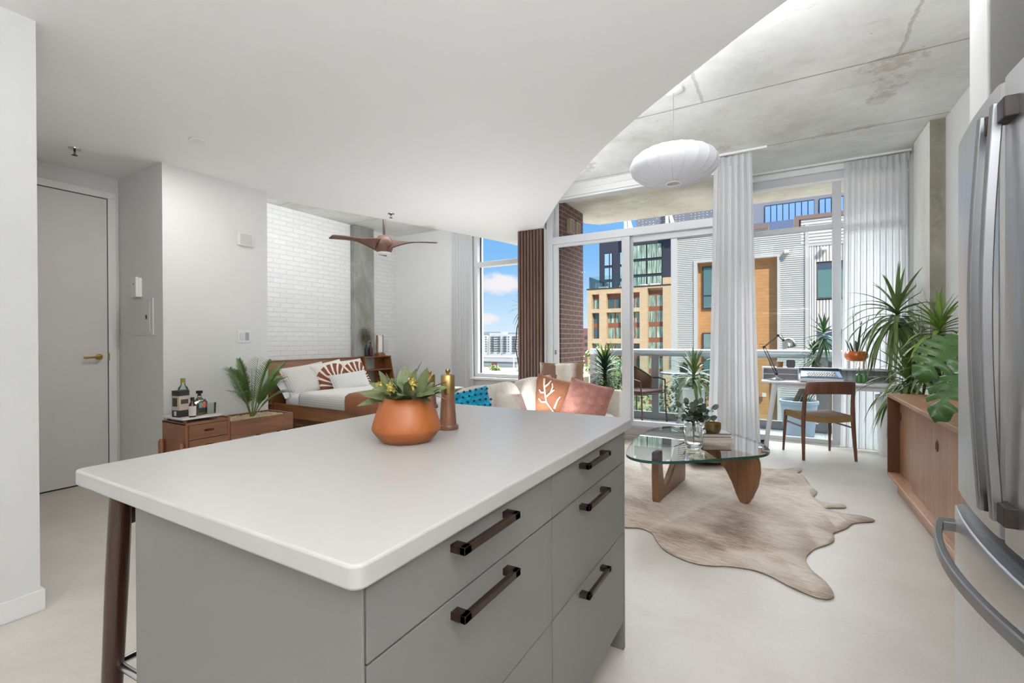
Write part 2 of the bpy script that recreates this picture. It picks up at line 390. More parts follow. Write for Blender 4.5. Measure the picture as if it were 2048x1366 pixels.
# slatted column between the bedroom window and the balcony door
struct('wall_column', MB().box(-3.01, -2.66, 5.46, 6.6, 0, 2.68).box(-2.74, -2.52, 5.62, 6.44, 0, 3.2), M_white)
M_slat = wood('walnut_slat', (84, 60, 50), (102, 76, 64), (118, 92, 80), 'z', .8, .5)
sl = MB()
for i in range(8):
    x0 = -3.035+i*.0465; sl.box(x0, x0+.031, 5.425, 5.447, .02, 2.675)
for i in range(16):
    sl.box(-3.035, -3.012, 5.447+i*.0465+.012, 5.447+i*.0465+.043, .02, 2.675)
tr = struct('trim_1', MB().box(-3.012, -2.66, 5.445, 5.46, .01, 2.678), P('slat_backing', (40, 28, 24), .7))
sl.build('slat_panel', M_slat, tr)
# outside brick return and slabs of the balcony
struct('wall_balcony', MB().box(-2.70, -2.50, 5.63, 6.44, -.2, 3.2), M_brick)
struct('balcony_ceiling', MB().prism([(-2.5, 5.64), (-.42, 5.64), (-.42, 6.44), (9, 6.44), (9, 7.2), (-2.52, 7.2), (-2.68, 7.0), (-2.68, 6.44), (-2.5, 6.44)], 3.08, 3.6), M_concb)
M_tile = P('balcony_tile', (222, 222, 224), .6, var=.03)
bt = MB()
for i in range(20):
    for j in range(3):
        x0, y0 = -2.5+i*.6, 5.62+j*.6
        if x0 < -.45 or y0 > 6.0: bt.box(x0+.002, x0+.598, max(y0, 6.44 if x0 > -.6 else 0)+.002, y0+.598, -.03, 0)
struct('balcony_floor', MB().prism([(-2.68, 5.62), (-.44, 5.62), (-.44, 6.44), (9, 6.44), (9, 7.34), (-2.68, 7.34)], -.3, -.03), M_concb)
struct('balcony_tiles', bt, M_tile)

# ------------------------------------------------------------------ windows and doors
def frame_rects(rects, y0, y1):
    k = MB()
    for i, (x0, x1, z0, z1) in enumerate(rects): k.box(x0, x1, y0-.0025*i, y1+.001*i, z0, z1)
    return k
def panes(rects, y, parent, name='pane'):
    for (x0, x1, z0, z1) in rects: MB().box(x0, x1, y-.004, y+.004, z0, z1).build(name, M_glass, parent)
# bedroom window
w1 = struct('window_1', frame_rects([(-4.47, -4.40, .60, 3.05), (-4.47, -2.68, .60, .66), (-4.47, -2.68, 2.45, 2.53), (-4.47, -2.68, 3.0, 3.2), (-2.74, -2.68, .6, 3.0)], 6.47, 6.60), M_frame, bevel=.004)
MB().box(-4.50, -2.98, 6.38, 6.56, .565, .60).build('window_sill', M_trim, w1, bevel=.004)
MB().box(-4.40, -4.385, 6.55, 6.58, .66, 2.45).box(-4.40, -4.385, 6.55, 6.58, 2.53, 3.0).build('window_gasket', M_framed, w1)
panes([(-4.40, -2.74, .66, 2.45), (-4.40, -2.74, 2.53, 3.0)], 6.565, w1)
# sliding balcony door with transom light
w2 = struct('window_2', frame_rects([(-2.66, -2.57, .0, 3.2), (-2.57, -.5, 2.47, 2.565), (-2.57, -.5, 3.03, 3.2), (-.55, -.5, 0, 3.2)], 5.53, 5.64), M_frame, bevel=.004)
MB().box(-2.6, -.5, 5.505, 5.53, 3.06, 3.19).box(-2.6, -.5, 5.48, 5.53, 3.13, 3.2).build('head_trim', M_trim, w2, bevel=.004)
MB().box(-2.6, -.5, 5.515, 5.535, 3.03, 3.055).build('glazing_bead', M_trim, w2)
panes([(-2.57, -.55, 2.565, 3.03)], 5.60, w2)
d2 = struct('door_2', frame_rects([(-2.57, -2.50, .175, 2.47), (-1.655, -1.555, .175, 2.47), (-2.5, -1.655, 2.43, 2.47), (-2.5, -1.655, .175, .25)], 5.545, 5.58), M_frame, bevel=.004)
MB().box(-2.5, -1.655, 5.56, 5.566, .25, 2.43).build('pane', M_glass, d2)
MB().box(-2.545, -2.525, 5.535, 5.545, 1.03, 1.09).build('lock', M_steel, d2)
d3 = struct('door_3', frame_rects([(-1.60, -1.53, .175, 2.47), (-1.53, -.55, 2.40, 2.47), (-1.53, -.55, .175, .24), (-.62, -.55, .175, 2.47)], 5.59, 5.625), M_frame, bevel=.004)
MB().box(-1.53, -.62, 5.603, 5.609, .24, 2.40).build('pane', M_glass, d3)
M_step = wood('grey_step', (140, 134, 128), (160, 154, 148), (176, 171, 166), 'x', .7, .6, 0)
st = struct('trim_2', MB().box(-2.62, -.5, 5.555, 5.60, 0, .07).box(-2.62, -.5, 5.555, 5.60, .073, .17), M_step, bevel=.003)
MB().box(-2.62, -.5, 5.545, 5.64, .162, .178).build('door_track', M_alu, st)
# jog and right-hand window
struct('wall_jog', MB().box(-.5, -.42, 5.545, 6.44, 0, 3.2), M_frame)
w3 = struct('window_3', frame_rects([(-.42, 1.2, 0, .065), (-.42, 1.2, 2.478, 2.533), (-.42, 1.2, 3.02, 3.2), (.531, .613, .065, 3.02), (-.42, -.36, .065, 3.02), (1.14, 1.2, .065, 3.02)], 6.38, 6.44), M_frame, bevel=.004)
MB().box(-.42, 1.2, 6.33, 6.38, 3.12, 3.2).box(-.42, 1.2, 6.36, 6.38, 3.0, 3.03).build('head_trim', M_trim, w3, bevel=.004)
MB().box(-.42, 1.2, 6.355, 6.38, 0, .012).build('foot_bead', M_trim, w3)
panes([(-.36, .531, .065, 2.478), (.613, 1.14, .065, 2.478), (-.36, .531, 2.533, 3.02), (.613, 1.14, 2.533, 3.02)], 6.425, w3)
# curtain tracks on the concrete
struct('trim_3', MB().box(-.5, 1.2, 6.25, 6.275, 3.18, 3.2).box(-1.2, -.1, 5.40, 5.425, 3.18, 3.2), M_trim)

# entrance door
dr = struct('door_1', MB().box(-5.15, -5.135, .80, 1.752, .012, 2.476), M_door, bevel=.001)
MB().box(-5.15, -5.142, .79, 1.758, 0, 2.483).build('door_gap', M_black, dr)
MB().box(-5.15, -5.128, 1.758, 1.815, 0, 2.483).box(-5.15, -5.128, .745, 1.815, 2.483, 2.545).build('door_frame', M_trim, dr, bevel=.003)
h = MB().lathe([(.026, 0), (.026, .008), (.012, .010), (.010, .045)], (-5.135, 1.690, 1.09), 24, Matrix(((0, 0, 1), (1, 0, 0), (0, 1, 0))))
h.tube([(-5.092, 1.692, 1.09), (-5.090, 1.66, 1.09), (-5.090, 1.575, 1.087)], .0095, 10)
h.build('door_handle', M_brass, dr, smooth=40)
MB().box(-5.136, -5.126, 1.752, 1.764, 1.06, 1.12).build('strike_plate', M_brass, dr)
# ------------------------------------------------------------------ kitchen side
def rsweep(k, pts, w, h, side):
    """rectangular bar swept along pts; w along the constant side vector, h across it"""
    pts = [Vector(p) for p in pts]; sd_ = Vector(side).normalized(); vs = []; fs = []; n = len(pts)
    for i, p in enumerate(pts):
        tg = (pts[min(i+1, n-1)]-pts[max(i-1, 0)]).normalized(); nr = tg.cross(sd_).normalized()
        for a, b in ((-1, -1), (1, -1), (1, 1), (-1, 1)): vs.append(p+sd_*(a*w/2)+nr*(b*h/2))
    for i in range(n-1):
        for j in range(4): fs.append((i*4+j, i*4+(j+1) % 4, i*4+4+(j+1) % 4, i*4+4+j))
    fs += [(3, 2, 1, 0), tuple((n-1)*4+j for j in range(4))]
    return k.add(vs, fs)
def rrect(x0, x1, y0, y1, r, n=6):
    out = []
    for cx, cy, a0 in ((x1-r, y1-r, 0), (x0+r, y1-r, 90), (x0+r, y0+r, 180), (x1-r, y0+r, 270)):
        for i in range(n+1):
            a = rad(a0+90*i/n); out.append((cx+r*math.cos(a), cy+r*math.sin(a)))
    return out
M_quartz = P('quartz', (174, 171, 167), .34, var=.012, vscale=30, spec=.45)
M_cab = P('grey_lacquer', (116, 114, 111), .42, spec=.4)
M_handle = P('bronze_handle', (72, 56, 50), .36, .75, var=.15, vscale=40)
wt = MB().prism(rrect(-1.535, -.515, .452, 1.872, .022), .867, .905).build('island_worktop', M_quartz, smooth=30, bevel=.005, bseg=3)
tag(wt, 'long white quartz worktop with rounded corners on the grey kitchen island', 'worktop')
isl = thing('island_cabinet', 'grey lacquered kitchen island cabinet with six drawers and bronze bar handles', 'kitchen island', (-.89, 1.14, 0))
O = isl.location
MB().box(-1.255, -.552, .50, 1.785, .11, .866).box(-1.255, -.53, .475, .4805, 0, .866).box(-1.255, -.553, .4805, .50, 0, .866).box(-1.255, -.53, 1.789, 1.81, 0, .866).box(-1.255, -1.24, .48, 1.80, 0, .866).build('carcass', M_cab, isl, off=O, bevel=.0015)
MB().box(-.625, -.61, .50, 1.789, 0, .11).build('toe_kick', wood('toe_kick_wood', (86, 68, 50), (104, 84, 62), (120, 98, 76), 'y'), isl, off=O)
for (y0, y1, hy) in ((.4835, 1.129, .79), (1.1335, 1.786, 1.43)):
    for (z0, z1, hz) in ((.744, .862, .838), (.467, .740, .712), (.115, .463, .442)):
        dw = MB().box(-.552, -.53, y0, y1, z0, z1).build('drawer', M_cab, isl, off=O, bevel=.0015)
        k = MB().box(-.508, -.496, hy-.105, hy+.105, hz-.0075, hz+.0075)
        k.box(-.53, -.496, hy-.105, hy-.083, hz-.0075, hz+.0075).box(-.53, -.496, hy+.083, hy+.105, hz-.0075, hz+.0075)
        k.build('handle', M_handle, dw, off=O, bevel=.0012)

# terracotta planter with olive leaves and yellow pincushion flowers
def pot_mat():
    m, t, b = newmat('terracotta')
    s = t.sep(t.tc()); n = t.noise(t.tc(), 9, 4, .6)
    a = t.m('ARCTAN2', s[1], s[0]); n2 = t.noise(t.comb(t.m('MULTIPLY', a, 1.1), t.m('MULTIPLY', s[2], 6.0), 0.0), 1.6, 3, .5)
    c = t.ramp(n2, [(.3, lin((142, 76, 30))), (.5, lin((154, 85, 35))), (.7, lin((164, 94, 44)))])
    t.put(b.inputs['Base Color'], t.mix(t.m('MULTIPLY', n, .2), c, lin((150, 78, 34)))); b.inputs['Roughness'].default_value = .45
    return m
M_terra = pot_mat()
M_olive = P('olive_leaf', (104, 114, 76), .5, var=.3, vscale=30)
M_lime = P('young_leaf', (190, 196, 120), .5, var=.15, vscale=30)
M_yel = P('flower_yellow', (214, 196, 112), .6, var=.15, vscale=60)
M_soil = P('soil', (58, 46, 36), .9, var=.3, vscale=40, bump=.5)
pl = thing('flower_pot', 'round terracotta pot of olive foliage with yellow pincushion flowers on the island', 'potted plant', (-1.03, 1.11, .905))
MB().lathe([(.067, 0), (.077, .002), (.094, .020), (.107, .037), (.1085, .044), (.104, .062), (.094, .094), (.083, .119), (.073, .132), (.067, .138), (.060, .137), (.058, .118), (.05, .108), (0.0, .108)], (0, 0, 0), 48).build('pot', M_terra, pl, smooth=40)
MB().cyl((0, 0, 0), .058, .106, .124).build('soil', M_soil, pl)
R_ = rng(4); k = MB(); ky = MB()
for i in range(40):
    a = i*2.39996; el = R_.choice([R_.uniform(0, 25), R_.uniform(20, 50), R_.uniform(45, 75)])
    r0 = R_.uniform(.01, .05); b = Vector((math.cos(a)*r0, math.sin(a)*r0, .145+R_.uniform(0, .03)))
    d = Vector((math.cos(a)*math.cos(rad(el)), math.sin(a)*math.cos(rad(el)), math.sin(rad(el))))
    kk = ky if R_.random() < .12 else k
    kk.leaf(b, d, R_.uniform(.075, .115)*(.8 if kk is ky else 1), R_.uniform(.028, .038)*(.6 if kk is ky else 1), R_.uniform(.1, .5), 8, .18, prof=lambda u: max(.03, math.sin(PI*min(1, u*.95+.05))**.9), up=(R_.uniform(-.7, .7), R_.uniform(-.9, .3), 1))
for a, el, ln in ((200, 12, .15), (185, 25, .15), (345, 18, .14), (20, 25, .13), (150, 35, .13), (215, -6, .14)):
    d = Vector((math.cos(rad(a))*math.cos(rad(el)), math.sin(rad(a))*math.cos(rad(el)), math.sin(rad(el))))
    k.leaf((d.x*.04, d.y*.04, .155), d, ln*.85, .036, .25, 8, .15, up=(.3, -.5, 1))
for i in range(14):
    a = R_.uniform(0, 2*PI); k.tube([(0, 0, .13), (math.cos(a)*.03, math.sin(a)*.03, .17), (math.cos(a)*.06, math.sin(a)*.06, .20)], .002, 5)
k.v = [(x, y, z-.018) for x, y, z in k.v]; ky.v = [(x, y, z-.018) for x, y, z in ky.v]
k.build('foliage', M_olive, pl, smooth=60); ky.build('young_leaves', M_lime, pl, smooth=60)
for (x, y, z) in ((-.045, -.062, .178), (.0, -.072, .172), (.05, -.03, .185)):
    f = MB(); c = Vector((x, y, z))
    for i in range(60):
        v = Vector((R_.gauss(0, 1), R_.gauss(0, 1), R_.gauss(.3, 1))).normalized()
        f.leaf(c, v, .023, .0075, .5, 3, .1)
    f.lathe([(0, -.008), (.008, -.004), (.010, .003), (.006, .009), (0, .011)], c, 10)
    f.build('flower', M_yel, pl, smooth=60)

# pepper and salt grinders
M_rose = wood('rosewood', (72, 42, 28), (112, 70, 48), (150, 104, 76), 'z', 1.6, .35, .3)
M_brassd = P('brushed_brass', (158, 134, 84), .34, 1, var=.08, vscale=30)
def grinder(name, label, x, y, s):
    g = thing(name, label, 'pepper mill', (x, y, .905), 0, 'wooden mills on the island')
    MB().lathe([(.037, 0), (.038, .002), (.038, .013), (.036, .016), (0, .016)], seg=36).build('base', M_rose, g, smooth=40)
    MB().lathe([(.031, .016), (.0305, .02), (.024, .12*s), (.023, .128*s), (0, .128*s)], seg=36).build('body', M_rose, g, smooth=40)
    MB().lathe([(.0245, .129*s), (.025, .131*s), (.025, .195*s), (.0235, .197*s), (0, .197*s)], seg=36).build('head', M_brassd, g, smooth=40)
    MB().lathe([(.005, .197*s), (.005, .203*s), (.008, .206*s), (.009, .212*s), (.007, .218*s), (0, .219*s)], seg=20).build('knob', M_brassd, g, smooth=60)
grinder('pepper_mill', 'tall wooden pepper mill with brass head just right of the terracotta pot', -1.034, 1.328, .99)
grinder('salt_mill', 'wooden mill with brass head half hidden behind the pot leaves', -1.43, 1.70, .80)

# counter stool tucked under the worktop overhang
M_stool = wood('stool_walnut', (40, 20, 14), (58, 32, 22), (78, 48, 34), 'z', 1.0, .35, .3)
sto = thing('bar_stool', 'dark walnut counter stool tucked under the left overhang of the island', 'stool', (-1.46, .80, 0), rad(0))
seat = [(math.cos(a)*.20*(1 if math.cos(a) < 0 else .95), math.sin(a)*.232) for a in [2*PI*i/40 for i in range(40)]]
MB().prism(seat, .635, .675).build('seat', wood('stool_seat', (110, 68, 44), (132, 84, 56), (152, 102, 70), 'x', 1, .4, .2), sto, smooth=40, bevel=.012)
MB().prism([(p[0]*.8, p[1]*.8) for p in seat], .585, .634).build('under_frame', M_black, sto, smooth=40)
for sx_, sy_ in ((-1, -1), (-1, 1), (1, -1), (1, 1)):
    top = .80 if sx_ < 0 else .63
    p0 = Vector((sx_*.207, sy_*.237, 0)); p1 = Vector((-.142, sy_*.226, top)) if sx_ < 0 else Vector((.14, sy_*.20, top))
    MB().tube([p0, p0.lerp(p1, .35), p0.lerp(p1, .7), p1], [.022, .025, .027, .026], 14).build('leg', M_stool, sto, smooth=50)
bk = MB().grid(lambda u, v: (-.165-.05*math.cos((u-.5)*PI)+.0, (u-.5)*.42, .70+.11*v), 12, 2)
bk.build('backrest', M_stool, sto, smooth=50, solid=.022)
MB().tube([(-.19, -.225, .30), (-.19, .225, .30)], .010, 10).tube([(-.19, -.222, .30), (.17, -.20, .30)], .010, 10).tube([(-.19, .222, .30), (.17, .20, .30)], .010, 10).tube([(.17, -.2, .30), (.17, .2, .30)], .012, 10).build('footrest', M_steel, sto, smooth=50)

# French-door refrigerator
def steelmat():
    m, t, b = newmat('brushed_stainless')
    v = t.mapv(t.tc(), (90, 90, 2)); n = t.noise(v, 3, 3, .6)
    b.inputs['Metallic'].default_value = 1; t.put(b.inputs['Base Color'], t.ramp(n, [(.3, (.60, .60, .61, 1)), (.7, (.68, .68, .69, 1))]))
    t.put(b.inputs['Roughness'], t.m('ADD', .30, t.m('MULTIPLY', n, .08)))
    return m
M_ss = steelmat()
M_bar = P('satin_bar', (150, 150, 152), .36, 1)
fr = thing('refrigerator', 'stainless steel French-door refrigerator with bottom freezer drawer', 'refrigerator', (.85, 1.445, 0)); O = fr.location
def xf_(y): return .470-.038*(1-((y-1.445)/.447)**2)
def door_poly(y0, y1, dx=0, n=14, back=.535, r=.012):
    p = [(back, y0), (back, y1)]; q = []
    for i in range(n+1):
        y = lerp(y1, y0, i/n); q.append((xf_(y)+dx, y))
    q[0] = (q[0][0]+r, y1); q.insert(1, (xf_(y1-r)+dx+.001, y1-r)); q[-1] = (q[-1][0]+r, y0); q.insert(-1, (xf_(y0+r)+dx+.001, y0+r))
    return p+q
MB().box(.54, 1.26, 1.0, 1.89, .03, 1.775).build('cabinet', P('fridge_grey', (110, 110, 112), .45), fr, off=O)
for (y0, y1, yh, s) in ((1.4485, 1.89, 1.482, 1), (1.0, 1.4415, 1.408, -1)):
    dd = MB().prism(door_poly(y0, y1), .770, 1.800).build('door', M_ss, fr, off=O, smooth=25, bevel=.003)
    pts = [(xf_(yh)-.018-.018*math.sin(PI*i/20), yh, .825+.912*i/20) for i in range(21)]
    hd = rsweep(MB(), pts, .020, .020, (0, 1, 0)).build('handle', M_bar, dd, off=O, smooth=35, bevel=.003)
    ya_, yb_ = (yh-.01, yh+.02) if s > 0 else (yh-.045, yh+.01)
    MB().box(xf_(yh)-.021, xf_(yh)+.004, ya_-.002, yb_, .824, .868).build('handle_mount', P('mount_bronze', (52, 44, 40), .45, .3), dd, off=O, bevel=.003)
    MB().box(xf_(yh)-.021, xf_(yh)+.004, ya_-.002, yb_, 1.69, 1.735).build('handle_mount', P('mount_bronze', (52, 44, 40), .45, .3), dd, off=O, bevel=.003)
fz = MB().prism(door_poly(1.0, 1.89, -.008), .09, .722).build('freezer_drawer', M_ss, fr, off=O, smooth=25, bevel=.004)
MB().prism(door_poly(1.0, 1.89, .012), .722, .768).build('gasket', P('gasket_black', (22, 22, 24), .25), fr, off=O, smooth=25)
pts = [(xf_(1.855-.82*i/20)-.040-.034*math.sin(PI*i/20)**.8, 1.855-.82*i/20, .668) for i in range(21)]
rsweep(MB(), pts, .030, .018, (0, 0, 1)).build('handle', M_bar, fz, off=O, smooth=35, bevel=.004)
each([MB().box(xf_(1.845)-.044, xf_(1.845)+.005, ya_, ya_+.043, .654, .682) for ya_ in (1.825, 1.022)], 'handle_mount', M_bar, fz, off=O, bevel=.003)
MB().box(.50, 1.2, 1.02, 1.87, .0, .085).build('base_grille', M_black, fr, off=O)
uc = thing('upper_cabinet', 'grey lacquered wall cabinet above the refrigerator', 'cabinet', (.95, 1.53, 1.86)); O = uc.location
MB().box(.62, 1.29, 1.0, 2.092, 1.86, 2.675).build('carcass', M_cab, uc, off=O)
for y0, y1 in ((1.0, 1.544), (1.548, 2.092)): MB().box(.60, .62, y0, y1, 1.862, 2.673).build('door', M_cab, uc, off=O, bevel=.002)

# ------------------------------------------------------------------ ceiling fittings and wall plates
M_chrome = P('chrome', (200, 200, 200), .15, 1)
M_dark = P('dark_metal', (52, 50, 50), .4, .6)
def sprinkler(x, y, label):
    s = thing('sprinkler_head', label, 'fire sprinkler', (x, y, 2.68), 0, 'ceiling sprinklers')
    MB().lathe([(.038, 0), (.037, -.006), (.012, -.010), (.0, -.010)], seg=28).build('escutcheon', M_chrome, s, smooth=40)
    k = MB().tube([(0, 0, -.008), (0, 0, -.022)], .007, 10)
    for a in (-1, 1): k.tube([(a*.006, 0, -.02), (a*.014, 0, -.032), (a*.006, 0, -.048)], .0022, 6)
    k.lathe([(0, -.046), (.006, -.047), (.018, -.050), (.018, -.052), (0, -.052)], seg=20)
    k.build('nozzle', M_dark, s, smooth=50)
sprinkler(-4.597, 1.379, 'chrome fire sprinkler on the dropped ceiling above the entrance door')
sprinkler(-3.855, 3.912, 'chrome fire sprinkler on the dropped ceiling above the ceiling fan')
M_bulb = emit('bulb_glow', (1.0, .96, .90), 3.0)
def downlight(x, y, label, watts=DOWN_W):
    s = thing('recessed_downlight', label, 'ceiling light', (x, y, 2.68), 0, 'recessed ceiling lights')
    MB().lathe([(.058, -.004), (.056, 0.0), (.044, -.001), (.040, -.006), (.056, -.006), (.058, -.004)], seg=32).build('trim_ring', M_trim, s, smooth=40)
    MB().cyl((0, 0, 0), .043, -.0052, -.0035, 24).build('lens', P('lens_frost', (226, 226, 224), .25), s)
    l = bpy.data.lights.new('downlight_lamp', 'AREA'); l.shape = 'DISK'; l.size = .16; l.energy = watts; l.color = (1, .965, .92); l.spread = PI
    lo = bpy.data.objects.new('downlight_lamp', l); COL.objects.link(lo); lo.location = (0, 0, -.012); lo.parent = s
downlight(-3.645, 1.777, 'white recessed downlight in the dropped ceiling before the entrance recess', 8.5)
for x in (-2.3, -1.0, .25):
    for y in (-1.9, -.9, .1):
        downlight(x, y, 'white recessed downlight in the dropped ceiling over the kitchen')
sp = thing('wall_speaker', 'small square white speaker high on the wall above the light switch', 'speaker', (-4.34, 2.504, 2.17)); O = sp.location
MB().box(-4.34, -4.312, 2.436, 2.572, 2.112, 2.23).build('case', M_trim, sp, off=O, bevel=.006)
MB().box(-4.312, -4.309, 2.455, 2.562, 2.122, 2.22).build('grille', P('grille_grey', (206, 206, 204), .6, bump=.6, bscale=900), sp, off=O)
sw = thing('light_switch', 'white double switch plate on the wall above the palm', 'light switch', (-4.34, 2.494, 1.265)); O = sw.location
MB().box(-4.34, -4.333, 2.436, 2.555, 1.207, 1.325).build('plate', M_trim, sw, off=O, bevel=.002)
MB().box(-4.333, -4.327, 2.455, 2.489, 1.232, 1.300).build('rocker', P('switch_white', (216, 216, 216), .35), sw, off=O, bevel=.001)
MB().box(-4.333, -4.329, 2.505, 2.539, 1.228, 1.304).lathe([(.012, 0), (.012, .006), (0, .006)], (-4.330, 2.522, 1.275), 16, Matrix(((0, 0, 1), (1, 0, 0), (0, 1, 0)))).build('dimmer', P('dimmer_grey', (176, 182, 192), .35), sw, off=O)
bp = thing('breaker_panel', 'white electrical panel door flush in the recess wall', 'electrical panel', (-4.71, 1.84, 1.43)); O = bp.location
MB().box(-4.935, -4.495, 1.832, 1.84, 1.275, 1.585).build('frame', M_door, bp, off=O, bevel=.001)
MB().box(-4.905, -4.545, 1.828, 1.832, 1.305, 1.555).build('door', M_door, bp, off=O, bevel=.001)
MB().box(-4.607, -4.585, 1.825, 1.828, 1.41, 1.445).build('latch', M_black, bp, off=O)
kp = thing('intercom', 'small white intercom handset on the wall above the electrical panel', 'intercom', (-4.77, 1.84, 1.69)); O = kp.location
MB().box(-4.85, -4.70, 1.815, 1.84, 1.60, 1.765).build('case', M_trim, kp, off=O, bevel=.004)
MB().box(-4.735, -4.70, 1.795, 1.815, 1.60, 1.77).build('handset', M_trim, kp, off=O, bevel=.004)
MB().box(-4.80, -4.794, 1.812, 1.815, 1.71, 1.722).build('indicator', M_black, kp, off=O)
# wall vents on the balcony brick
for i, (y0, lb) in enumerate(((5.83, 'beige wall vent cover on the brick nearer the door'), (6.06, 'beige wall vent cover on the brick nearer the railing'))):
    v = thing('wall_vent', lb, 'vent', (-2.5, y0+.07, 2.78), 0, 'vents on the balcony brick'); O = v.location
    MB().box(-2.5, -2.44, y0, y0+.155, 2.68, 2.875).build('hood', P('vent_beige', (150, 132, 116), .6), v, off=O, bevel=.006)
    MB().box(-2.446, -2.436, y0+.035, y0+.135, 2.70, 2.85).build('flap', P('vent_dark', (126, 110, 98), .6), v, off=O, bevel=.002)
# ------------------------------------------------------------------ cowhide, coffee table and what stands on it
def hide_mat():
    m, t, b = newmat('cowhide'); v = t.mapv(t.tc(), (1, 1, 1), (0, 0, rad(14)))
    big = t.noise(t.mapv(v, (1.3, 2.0, 1)), 1.5, 4, .6, .3); st = t.noise(t.mapv(v, (4, 30, 1)), 2.6, 6, .75, .4); fine = t.noise(t.mapv(v, (30, 160, 1)), 3, 3, .6)
    f = t.m('ADD', t.m('MULTIPLY', st, .55), t.m('ADD', t.m('MULTIPLY', big, .45), t.m('MULTIPLY', fine, .10)))
    s0 = t.sep(t.tc()); wob = t.m('SUBTRACT', t.noise(t.tc(), 3.2, 4, .6), .5)
    def blob(x, y, rx, ry, amt):
        dx = t.m('DIVIDE', t.m('SUBTRACT', s0[0], x), rx); dy = t.m('DIVIDE', t.m('SUBTRACT', s0[1], y), ry)
        r = t.m('ADD', t.m('SQRT', t.m('ADD', t.m('MULTIPLY', dx, dx), t.m('MULTIPLY', dy, dy))), t.m('MULTIPLY', wob, 1.6))
        return t.m('MULTIPLY', t.m('SUBTRACT', 1.0, t.step(r, .3, 1.1)), amt)
    for b_ in ((-.22, 3.22, .30, .34, -.085), (-.42, 2.95, .22, .2, -.04), (-.0, 4.6, .25, .3, -.05), (.02, 3.05, .22, .3, .06), (-.62, 3.85, .28, .5, .06), (.25, 3.75, .25, .2, .05), (.1, 2.75, .2, .2, .05)):
        f = t.m('ADD', f, blob(*b_))
    # ridge along the spine
    sp = t.m('SUBTRACT', 1.0, t.step(t.m('ABSOLUTE', t.m('ADD', t.m('SUBTRACT', t.m('MULTIPLY', t.m('SUBTRACT', s0[0], -.70), .937), t.m('MULTIPLY', t.m('SUBTRACT', s0[1], 3.05), .349)), t.m('MULTIPLY', wob, .05))), .0, .045))
    f = t.m('ADD', f, t.m('MULTIPLY', sp, .05))
    c = t.ramp(f, [(.40, lin((112, 90, 76))), (.47, lin((154, 132, 114))), (.54, lin((190, 171, 153))), (.66, lin((216, 205, 192)))])
    s = t.sep(t.tc())   # pale spine running to the middle of the hide
    t.put(b.inputs['Base Color'], c); b.inputs['Roughness'].default_value = .65; b.inputs['Sheen Weight'].default_value = .25
    t.put(b.inputs['Normal'], t.bump(t.m('ADD', fine, t.m('MULTIPLY', t.noise(t.mapv(v, (2, 5, 1)), 2, 3, .5), 3.0)), .35, .012))
    return m
rug = [(-.862, 2.953), (-.777, 2.988), (-.693, 2.95), (-.647, 2.86), (-.565, 2.738), (-.433, 2.67), (-.334, 2.672), (-.249, 2.712), (-.124, 2.74), (-.034, 2.709), (.027, 2.658), (.107, 2.61), (.161, 2.593), (.2, 2.605), (.226, 2.651), (.22, 2.717), (.197, 2.793), (.149, 2.886), (.129, 2.997), (.139, 3.077), (.178, 3.188), (.2, 3.221), (.27, 3.334), (.294, 3.414), (.294, 3.495), (.376, 3.638), (.425, 3.756), (.541, 3.853), (.548, 3.906), (.487, 3.94), (.407, 3.93), (.33, 3.955), (.285, 3.985), (.35, 4.035), (.412, 4.07), (.421, 4.117), (.386, 4.146), (.309, 4.136), (.235, 4.197), (.233, 4.249), (.263, 4.377), (.233, 4.498), (.219, 4.616), (.188, 4.824), (.148, 4.898), (.178, 4.99), (.177, 5.121), (.12, 5.089), (.041, 4.991), (-.095, 4.942), (-.365, 4.928), (-.66, 4.76), (-.849, 4.80), (-.979, 4.76), (-1.088, 4.582), (-1.204, 4.665), (-1.15, 4.45), (-1.24, 4.44), (-1.35, 4.42), (-1.50, 4.25), (-1.52, 3.8), (-1.48, 3.3), (-1.3, 3.08), (-1.1, 2.99), (-.97, 2.92)]
def hide_mesh(pts):
    bm = bmesh.new(); q = []
    n = len(pts)
    for i in range(n):   # rounded outline with a rippled edge
        a, b_ = Vector(pts[i]).to_3d(), Vector(pts[(i+1) % n]).to_3d(); k = max(2, int((b_-a).length/.03))
        p0 = Vector(pts[i-1]).to_3d(); p3 = Vector(pts[(i+2) % n]).to_3d()
        for j in range(k):
            u = j/k; q.append(.5*((2*a)+(b_-p0)*u+(2*p0-5*a+4*b_-p3)*u*u+(3*a-p0-3*b_+p3)*u**3))
    vs = [bm.verts.new((p.x, p.y, 0)) for p in q]; fc_ = bm.faces.new(vs); fc_.normal_update()
    bmesh.ops.triangulate(bm, faces=bm.faces[:], ngon_method='EAR_CLIP')
    bmesh.ops.subdivide_edges(bm, edges=[e for e in bm.edges if e.calc_length() > .25], cuts=3)
    bmesh.ops.triangulate(bm, faces=bm.faces[:])
    edge = [v for v in bm.verts if v.is_boundary]
    R = rng(2)
    for v in bm.verts:
        x, y = v.co.x, v.co.y
        v.co.z = .008
    for v in edge:
        x, y = v.co.x, v.co.y; v.co.z = .008
    me = bpy.data.meshes.new('cowhide_rug'); bm.to_mesh(me); bm.free(); me.polygons.foreach_set('use_smooth', [True]*len(me.polygons))
    o = bpy.data.objects.new('cowhide_rug', me); COL.objects.link(o); me.materials.append(hide_mat())
    md = o.modifiers.new('thick', 'SOLIDIFY'); md.thickness = .004; md.offset = 0
    return o
tag(hide_mesh(rug), 'brown and cream brindle cowhide rug lying under the glass coffee table', 'rug')

